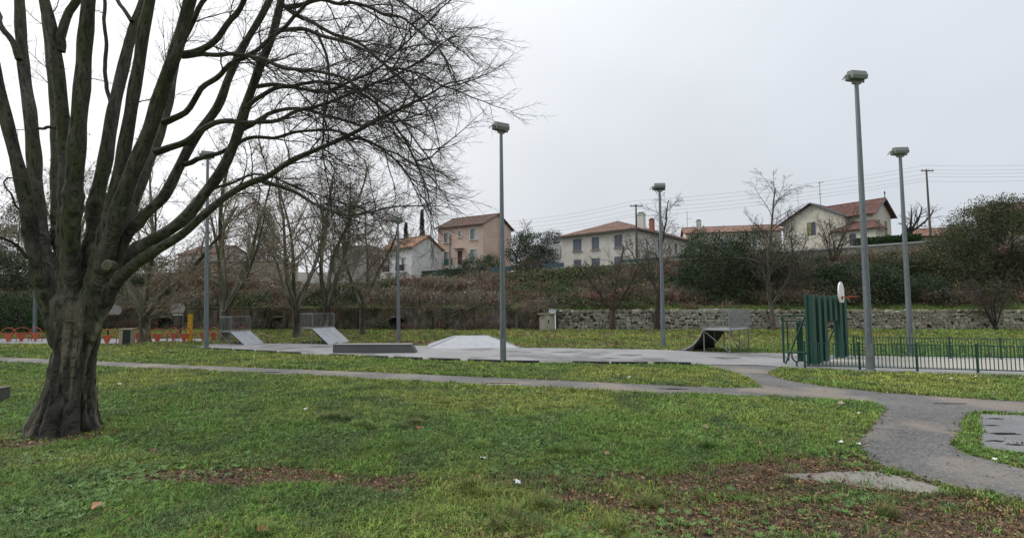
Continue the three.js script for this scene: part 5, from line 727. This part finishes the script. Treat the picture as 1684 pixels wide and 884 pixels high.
{ const b = onBank(441, 76), bl = []; for (let k = 0; k < 8; k++) { const u = k / 7; bl.push([0, 1 + u * 9.2, 0, 3.6 * (1 - 0.9 * u), 1.3, 3.4 * (1 - 0.9 * u), 1100 - 110 * k]); } leafy('conifer_tree', 'pointed dark conifer glimpsed through the plane trees', 'tree', b, bl, { seed: 230, c0: [0.02, 0.028, 0.02], c1: [0.036, 0.046, 0.032], leaf: 0.3 }); }
leafy('conifer_tree', 'dark conifer beside the big trunk at the left', 'tree', V(P(22, 500, 60).x, bankH(-58, 60), -60), [[0, 2, 0, 4, 2.4, 3, 3200], [0, 5, 0, 3, 2.4, 2.6, 2400], [0, 8, 0, 1.8, 2.0, 1.6, 1200], [0, 10, 0, 0.9, 1.5, 0.9, 500]], { seed: 231, c0: [0.018, 0.03, 0.02], c1: [0.034, 0.048, 0.032], leaf: 0.3 });
leafy('evergreen_shrub', 'wide green bush at the left edge behind the red hoops', 'shrub', G(20, 546), [[0, 1.5, 0, 3.4, 1.9, 1.6, 4200], [4.2, 1.2, 0, 2.4, 1.5, 1.4, 2400], [-4, 1.8, 0, 3, 2.2, 1.6, 3000]], { seed: 232, c0: [0.022, 0.045, 0.018], c1: [0.055, 0.09, 0.03] });
leafy('evergreen_tree', 'dark evergreen on the bank left of the big trunk', 'tree', onBank(-20, 56), [[0, 3, 0, 4.5, 3.4, 2.6, 4600], [5, 2, 0, 3.6, 2.6, 2.2, 2800]], { seed: 233, ...dk });
leafy('evergreen_tree', 'dark evergreen on the bank behind the forked plane tree', 'tree', onBank(200, 60), [[0, 2.6, 0, 4.2, 3.0, 2.6, 3600], [4.6, 1.8, 0, 2.6, 2.2, 2, 1800]], { seed: 234, ...dk });
leafy('evergreen_shrub', 'dark ivy clad bush on the wall behind the taller ramp', 'shrub', onBank(560, 53), [[0, 0.7, 0, 2.6, 0.9, 1.2, 1600]], { seed: 235, ...dk });
leafy('evergreen_shrub', 'brown leaved bush on the bank behind the left mast', 'shrub', onBank(355, 55), [[0, 1.7, 0, 4.6, 1.9, 1.8, 3600], [-4.2, 1.4, 0, 2.6, 1.6, 1.5, 1800]], { seed: 236, c0: [0.075, 0.046, 0.024], c1: [0.14, 0.085, 0.042] });
leafy('evergreen_shrub', 'small ivy tuft beside the round concrete chamber', 'shrub', V(4.3, 0.4, -49.3), [[0, 1.75, 0, 0.4, 0.35, 0.35, 380]], { seed: 237, ...dk, leaf: 0.14 });
// ---------- undergrowth on the bank ----------
function scatter(name, label, cat, geo, mat, list) { const m = shadowed(new THREE.InstancedMesh(geo, mat, list.length)); list.forEach((q, i) => { m.setMatrixAt(i, q.m); if (q.c) m.setColorAt(i, q.c); }); m.name = name; m.userData = { kind: 'stuff', label, category: cat }; scene.add(m); return m; }
{
  const r = rng(77), bush = (canes, leaves, cane, leafy0, seed) => { const g = new GB(), q = rng(seed); for (let k = 0; k < canes; k++) { const a = q() * 6.283, l = 0.5 + q() * 0.9, d = V(Math.cos(a), 0, Math.sin(a)), s = V((q() - 0.5) * 0.7, 0, (q() - 0.5) * 0.7); g.tube([s, s.clone().addScaledVector(d, l * 0.3).add(V(0, l * 0.6, 0)), s.clone().addScaledVector(d, l * 0.7).add(V(0, l * (0.6 + 0.3 * q()), 0)), s.clone().addScaledVector(d, l * 1.05).add(V(0, l * (0.2 + 0.5 * q()), 0))], [0.012, 0.011, 0.008, 0.004], 3, cane.map(v => v * (0.6 + 0.8 * q()))); } for (let k = 0; k < leaves; k++) { const p = V((q() - 0.5) * 1.5, q() * 0.85, (q() - 0.5) * 1.5), d = V(q() - 0.5, q() - 0.4, q() - 0.5).normalize(), s = d.clone().cross(V(q() - 0.5, q() - 0.5, q() - 0.5)).normalize(), m = 0.55 + 0.9 * q(); g.leaf(p, d, s, 0.13 + 0.1 * q(), 0.1, leafy0.map(v => v * m)); } return g.geo(); };
  const kinds = [['brambles', 'tangled red brown brambles covering the bank', bush(26, 60, [0.20, 0.135, 0.10], [0.19, 0.10, 0.068], 1), []], ['dry_undergrowth', 'dry brown stems and dead growth on the bank', bush(34, 40, [0.20, 0.165, 0.12], [0.185, 0.145, 0.09], 2), []], ['green_undergrowth', 'low olive green ivy and weeds on the bank', bush(8, 110, [0.11, 0.095, 0.065], [0.08, 0.11, 0.04], 3), []]];
  for (let k = 0; k < 5000; k++) {
    const x = -66 + r() * 130, d = 50.9 + r() * 12.3, n = fbm(x * 0.22, d * 0.35, 9, 3) + (r() - 0.5) * 0.22, low = d < 53; if (x > 18 && low && r() < 0.85) continue; if (low && r() < 0.35) continue;
    const kind = n > 0.53 ? 2 : n > 0.43 ? 0 : 1, s = ((low ? 0.5 : 0.7) + r() * 0.6 + (noise(x * 0.5, d * 0.7, 3) > 0.62 ? 0.55 : 0)) * (d > 61 ? 0.5 : 1), m = new THREE.Matrix4().compose(V(x, bankH(x, d) - 0.08, -d), new THREE.Quaternion().setFromEuler(new THREE.Euler((r() - 0.5) * 0.3, r() * 6.283, (r() - 0.5) * 0.3)), V(s, s * (0.7 + 0.6 * r()), s)), v = 0.7 + 0.6 * r();
    kinds[kind][3].push({ m, c: new THREE.Color().setRGB(v * (0.9 + 0.2 * r()), v, v * 0.95) });
  }
  for (let k = 0; k < 210; k++) { const x = -62 + r() * 65, top = r() < 0.5, s = 0.45 + 0.55 * r(), y = top ? 2.45 : 0.38, m = new THREE.Matrix4().compose(V(x, y, top ? -50.0 : -49.55), new THREE.Quaternion().setFromEuler(new THREE.Euler(top ? 1.5 + r() * 0.6 : (r() - 0.5) * 0.4, r() * 6.283, 0)), V(s, s * (0.8 + 0.7 * r()), s)), v = 0.7 + 0.5 * r(); kinds[r() < 0.6 ? 1 : r() < 0.5 ? 0 : 2][3].push({ m, c: new THREE.Color().setRGB(v, v, v) }); }
  for (const [n, l, g, list] of kinds) scatter(n, l, 'undergrowth', g, vc(0.9), list);
}

// ---------- grass, leaves and litter ----------
{
  const tuft = (seed, blades, h, spread, w) => { const p = [], n = [], id = [], vcol = [], q = rng(seed); for (let k = 0; k < blades; k++) { const a = q() * 6.283, b = q() * 6.283, s = Math.sqrt(q()) * spread, x = Math.cos(a) * s, z = Math.sin(a) * s, l = h * (0.55 + 0.7 * q()), lean = 0.25 + 0.9 * q(), dx = Math.cos(b), dz = Math.sin(b), ww = w * (0.7 + 0.6 * q()), sx = -dz * ww / 2, sz = dx * ww / 2, i = p.length / 3; const mx = x + dx * l * lean * 0.35, mz = z + dz * l * lean * 0.35, my = l * 0.62, ex = x + dx * l * lean, ez = z + dz * l * lean, ey = l * (1.0 - 0.32 * lean); p.push(x - sx, -0.01, z - sz, x + sx, -0.01, z + sz, mx + sx * 0.85, my, mz + sz * 0.85, mx - sx * 0.85, my, mz - sz * 0.85, ex, ey, ez);  const m = 0.4 + 1.15 * q(), dry = q() < 0.08; for (let t = 0; t < 5; t++) vcol.push(m * (dry ? 1.7 : 1), m * (dry ? 1.15 : 1), m * (dry ? 1.3 : 1)); id.push(i, i + 1, i + 2, i, i + 2, i + 3, i + 3, i + 2, i + 4); } const g = new THREE.BufferGeometry(); g.setAttribute('position', new THREE.Float32BufferAttribute(p, 3)); g.setAttribute('color', new THREE.Float32BufferAttribute(vcol, 3)); g.setIndex(id); g.computeVertexNormals(); return g; };
  const gm = vc(0.75), geos = [tuft(1, 15, 0.060, 0.065, 0.0075), tuft(2, 12, 0.075, 0.055, 0.006), tuft(3, 16, 0.042, 0.075, 0.012), tuft(4, 26, 0.15, 0.06, 0.006)];
  const lists = [[], [], [], []], r = rng(4242), col = new THREE.Color();
  function put(x, d, kind, s, shade) {
    const b = bareness(x, d), y = yellowing(x, d), n = fbm(x * 1.3, d * 1.3, 31, 2), k = shade * (0.62 + 0.76 * r());
    let c = mix3([0.135, 0.270, 0.042], [0.31, 0.36, 0.075], clamp(y * 0.85 + (r() - 0.5) * 0.5)); c = mix3(c, [0.095, 0.165, 0.060], sstep(0.5, 0.75, n) * 0.6); if (r() < 0.06 + 0.5 * b) c = mix3(c, [0.24, 0.165, 0.075], 0.55 + 0.4 * r());
    lists[kind].push({ m: new THREE.Matrix4().compose(V(x, groundH(d) - 0.002, -d), new THREE.Quaternion().setFromEuler(new THREE.Euler((r() - 0.5) * 0.3, r() * 6.283, (r() - 0.5) * 0.3)), V(s, s * (0.75 + 0.5 * r()), s)), c: new THREE.Color().setRGB(c[0] * k, c[1] * k, c[2] * k) });
  }
  const dens = d => d < 8.5 ? 680 : 680 * (8.5 / d) ** 1.7, bins = []; let total = 0; for (let d = 4.3; d < 49.2; d += 0.25) { const q = dens(d) * 0.25 * 2 * (d * 1.03 + 0.9); bins.push([d, q]); total += q; }
  for (const [d0, q] of bins) for (let k = 0; k < q; k++) {
    const d = d0 + r() * 0.25, x = (r() * 2 - 1) * (d * 1.03 + 0.9); if (hard(x, d) || (inside(patchOutline, x, d) && r() < 0.93)) continue; const b = bareness(x, d); if (r() < b * 0.93) continue; if (Math.hypot(x + 9.15, d - 10.5) < 0.5) continue;
    const grow = Math.max(1, Math.pow(d / 8.5, 0.5)); put(x, d, r() < 0.4 ? 0 : r() < 0.5 ? 1 : 2, grow * (0.7 + 0.65 * r()) * (0.45 + 1.05 * fbm(x * 1.6, d * 1.6, 12, 3)), 1);
  }
  for (let k = 0; k < 5200; k++) { const x = 5 + r() * 52, d = 50.45 + r() * 2.6, y = bankH(x, d); if (r() > (x > 20 ? 0.9 : 0.35) * sstep(53.2, 51.6, d)) continue; const c = mix3([0.10, 0.20, 0.035], [0.25, 0.27, 0.08], r()), s = 2.0 + 1.8 * r(); lists[1].push({ m: new THREE.Matrix4().compose(V(x, y - 0.02, -d), new THREE.Quaternion().setFromEuler(new THREE.Euler((r() - 0.5) * 0.4, r() * 6.283, (r() - 0.5) * 0.4)), V(s, s, s)), c: new THREE.Color().setRGB(...c) }); }
  // flat rosettes of broad-leaved weeds
  const rosette = (() => { const g = new GB(), q = rng(55); for (let k = 0; k < 9; k++) { const a = k / 9 * 6.283 + q() * 0.5, up = 0.15 + 0.5 * q(), d = V(Math.cos(a), up, Math.sin(a)).normalize(), m = 0.7 + 0.6 * q(); g.leaf(V(0, 0.012, 0), d, V(-Math.sin(a), 0, Math.cos(a)), 0.05 + 0.03 * q(), 0.017 + 0.008 * q(), [m, m, m]); } return g.geo(); })(), weeds = [];
  for (let k = 0; k < 50000 && weeds.length < 7500; k++) { const d = 4.6 + r() * 11, x = (r() * 2 - 1) * (d + 0.8); if (hard(x, d) || r() > sstep(0.42, 0.62, fbm(x * 0.7, d * 0.7, 91, 3)) || r() < 0.5 * bareness(x, d)) continue; const s = (0.6 + 0.7 * r()) * 1.0, t0 = r(), c = mix3([0.085, 0.19, 0.04], [0.18, 0.29, 0.07], t0), kk = 0.7 + 0.5 * r(); weeds.push({ m: new THREE.Matrix4().compose(V(x, 0.012, -d), new THREE.Quaternion().setFromEuler(new THREE.Euler((r() - 0.5) * 0.5, r() * 6.283, (r() - 0.5) * 0.5)), V(s, s, s)), c: new THREE.Color().setRGB(c[0] * kk, c[1] * kk, c[2] * kk) }); }
  scatter('weeds', 'flat rosettes of broad leaved weeds in the lawn', 'weeds', rosette, vc(0.7), weeds);
  // longer clumps standing out of the lawn
  const clumps = [[595, 702], [612, 708], [548, 690], [570, 692], [536, 690], [680, 700], [700, 692], [657, 706], [667, 736], [792, 738], [886, 835], [870, 868], [775, 805], [790, 815], [825, 868], [830, 850], [1160, 738], [958, 748], [920, 745], [1465, 850], [1020, 872], [1068, 832], [680, 690], [875, 690], [1280, 700], [430, 880]];
  for (const [px, py] of clumps) { const c = G(px, py), R = 0.10 + 0.08 * r(); for (let k = 0; k < 15; k++) { const a = r() * 6.283, s = Math.sqrt(r()) * R; put(c.x + Math.cos(a) * s, -c.z + Math.sin(a) * s * 0.8, 3, 0.7 + 0.6 * r(), 0.75); } }
  const names = [['grass', 'short mixed green lawn grass of the park'], ['fine_grass', 'fine upright grass blades through the lawn'], ['broad_grass', 'broad low leaves and clover through the lawn'], ['tall_grass', 'darker tall grass clumps standing in the lawn']];
  names.forEach(([n, l], i) => scatter(n, l, 'grass', geos[i], gm, lists[i])); console.log('grass', lists.map(q => q.length).join(' '));
  // fallen leaves
  const leafGeo = (() => { const g = new GB(), s = []; for (let k = 0; k < 10; k++) { const a = k / 10 * 6.283, q = k % 2 ? 0.55 : 1; s.push(V(Math.cos(a) * q * 0.05, 0.006 + 0.016 * Math.abs(Math.cos(a * 1.5)), Math.sin(a) * q * 0.042)); } const p = [0, 0.004, 0], id = []; s.forEach(v => p.push(v.x, v.y, v.z)); for (let k = 0; k < 10; k++) id.push(0, 1 + (k + 1) % 10, 1 + k); const b = new THREE.BufferGeometry(); b.setAttribute('position', new THREE.Float32BufferAttribute(p, 3)); b.setIndex(id); b.computeVertexNormals(); return b; })();
  const fallen = [], tones = [[0.15, 0.085, 0.04], [0.09, 0.052, 0.032], [0.055, 0.036, 0.027], [0.20, 0.12, 0.06], [0.12, 0.05, 0.03], [0.24, 0.16, 0.09]];
  const drop = (x, d, s, y = groundH(d)) => { const c = tones[Math.floor(r() * 6)], m = 0.9 + 0.8 * r(); fallen.push({ m: new THREE.Matrix4().compose(V(x, y + 0.012 + r() * 0.02, -d), new THREE.Quaternion().setFromEuler(new THREE.Euler((r() - 0.5) * 1.1, r() * 6.283, (r() - 0.5) * 1.1)), V(s, s, s)), c: new THREE.Color().setRGB(c[0] * m, c[1] * m, c[2] * m) }); };
  for (let k = 0; k < 190000 && fallen.length < 23000; k++) { const d = 5 + r() * 13, x = (r() * 2 - 1) * (d + 0.8); const b = bareness(x, d) * (inside(patchOutline, x, d) ? 0.25 : 1); if (r() > b * b * 1.0 + 0.012 || inside(roadOutline, x, d) && r() < 0.97) continue; drop(x, d, 0.2 + 0.6 * r() * r()); }
  for (let k = 0; k < 60000; k++) { const d = 29 + r() * 20, x = (r() * 2 - 1) * d; if (hard(x, d)) continue; const b = thin(x, d); if (r() > b * b * 0.95 + 0.02) continue; drop(x, d, 1.0 + 1.1 * r()); }
  for (const pl2 of [roadOutline, patchOutline]) for (let i = 0; i < pl2.length; i++) { const a = pl2[i], b = pl2[(i + 1) % pl2.length], l = Math.hypot(b[0] - a[0], b[1] - a[1]); if (a[1] > 20) continue; for (let k = 0; k < l * 22; k++) { const u = r(), x = lerp(a[0], b[0], u) + (r() - 0.5) * 0.36, d = lerp(a[1], b[1], u) + (r() - 0.5) * 0.36; drop(x, d, 0.3 + 0.5 * r()); } }
  for (let k = 0; k < 260; k++) { const i = Math.floor(r() * 6), a = slabOutline[23 - i], b = slabOutline[22 - i], u = r(), x = lerp(a[0], b[0], u), d = lerp(a[1], b[1], u) + (r() - 0.4) * 0.5; drop(x, d, 1 + r(), 0.04); }
  scatter('fallen_leaves', 'brown leaf litter strewn over turf and path edges', 'leaves', leafGeo, new THREE.MeshStandardMaterial({ roughness: 0.85, side: THREE.DoubleSide }), fallen); console.log('leaves', fallen.length);
  // single large leaves and scraps that can be picked out
  const bigLeaf = (px, py, s, c, label) => { const p = G(px, py), m = part('fallen_leaf', leafGeo, std(c, 0.8, { side: THREE.DoubleSide }), null); m.position.set(p.x, p.y + 0.065, p.z); m.rotation.set(0.35, px, 0.15); m.scale.setScalar(s); tag(m, label, 'leaf', 'large fallen leaves on the lawn'); };
  bigLeaf(157, 842, 1.9, [0.36, 0.17, 0.09], 'large orange brown leaf on grass below the big tree'); bigLeaf(432, 881, 1.9, [0.30, 0.15, 0.08], 'brown leaf at the bottom edge of the lawn'); bigLeaf(252, 747, 1.4, [0.18, 0.10, 0.07], 'dark brown leaf behind the muddy strip'); bigLeaf(998, 753, 1.5, [0.36, 0.22, 0.13], 'pale tan leaf right of the paper scraps'); bigLeaf(1160, 708, 2.0, [0.26, 0.19, 0.12], 'long pale leaf among mid lawn grass'); bigLeaf(1383, 668, 2.2, [0.34, 0.28, 0.2], 'pale flat leaf near the asphalt bend'); bigLeaf(688, 709, 1.5, [0.30, 0.09, 0.05], 'reddish leaf beside the grass clumps');
  const paper = (px, py, s, label, seed) => { const p = G(px, py), q = rng(seed), g = new THREE.PlaneGeometry(0.16, 0.12, 7, 6), a = g.attributes.position; for (let i = 0; i < a.count; i++) { a.setZ(i, (q() - 0.3) * 0.055); a.setX(i, a.getX(i) * (0.7 + 0.5 * q())); a.setY(i, a.getY(i) * (0.7 + 0.5 * q())); } g.rotateX(-1.2); g.computeVertexNormals(); const m = part('paper_scrap', g, std([0.74, 0.74, 0.73], 0.8, { side: THREE.DoubleSide }), null); m.position.set(p.x, p.y + 0.075, p.z); m.scale.setScalar(s * (px > 1300 ? 0.5 : 0.72)); m.rotation.y = seed; tag(m, label, 'litter', 'white litter on the grass'); };
  paper(795, 761, 0.95, 'crumpled white paper scrap on the lawn', 3); paper(851, 801, 1.1, 'flat white paper scrap on bare earth', 8); paper(502, 677, 0.8, 'small white scrap on the far lawn left', 12); paper(750, 640, 0.8, 'white scrap just below the path', 15); paper(1413, 684, 0.9, 'white scrap beside the asphalt bend', 17); paper(1036, 623, 1.0, 'white scrap on grass strip before the path', 19); paper(1606, 622, 1.3, 'bluish white scrap below the near fence', 23); paper(1565, 625, 1.0, 'tiny white scrap below the near fence', 25); paper(1635, 649, 1.2, 'white scrap at the path edge below fence', 28); paper(1384, 733, 0.9, 'white scrap at the edge of leaf litter by asphalt', 30); paper(1413, 736, 0.8, 'white scrap on the asphalt edge', 31); paper(195, 577, 1.3, 'white scrap on grass right of the big trunk', 33); paper(1680, 625, 1.5, 'white scrap at the right frame edge', 35); paper(1637, 762, 0.8, 'white scrap on the grass island', 36); paper(196, 635, 0.9, 'white scrap on lawn just right of trunk', 38);
}
renderer.render(scene, camera);
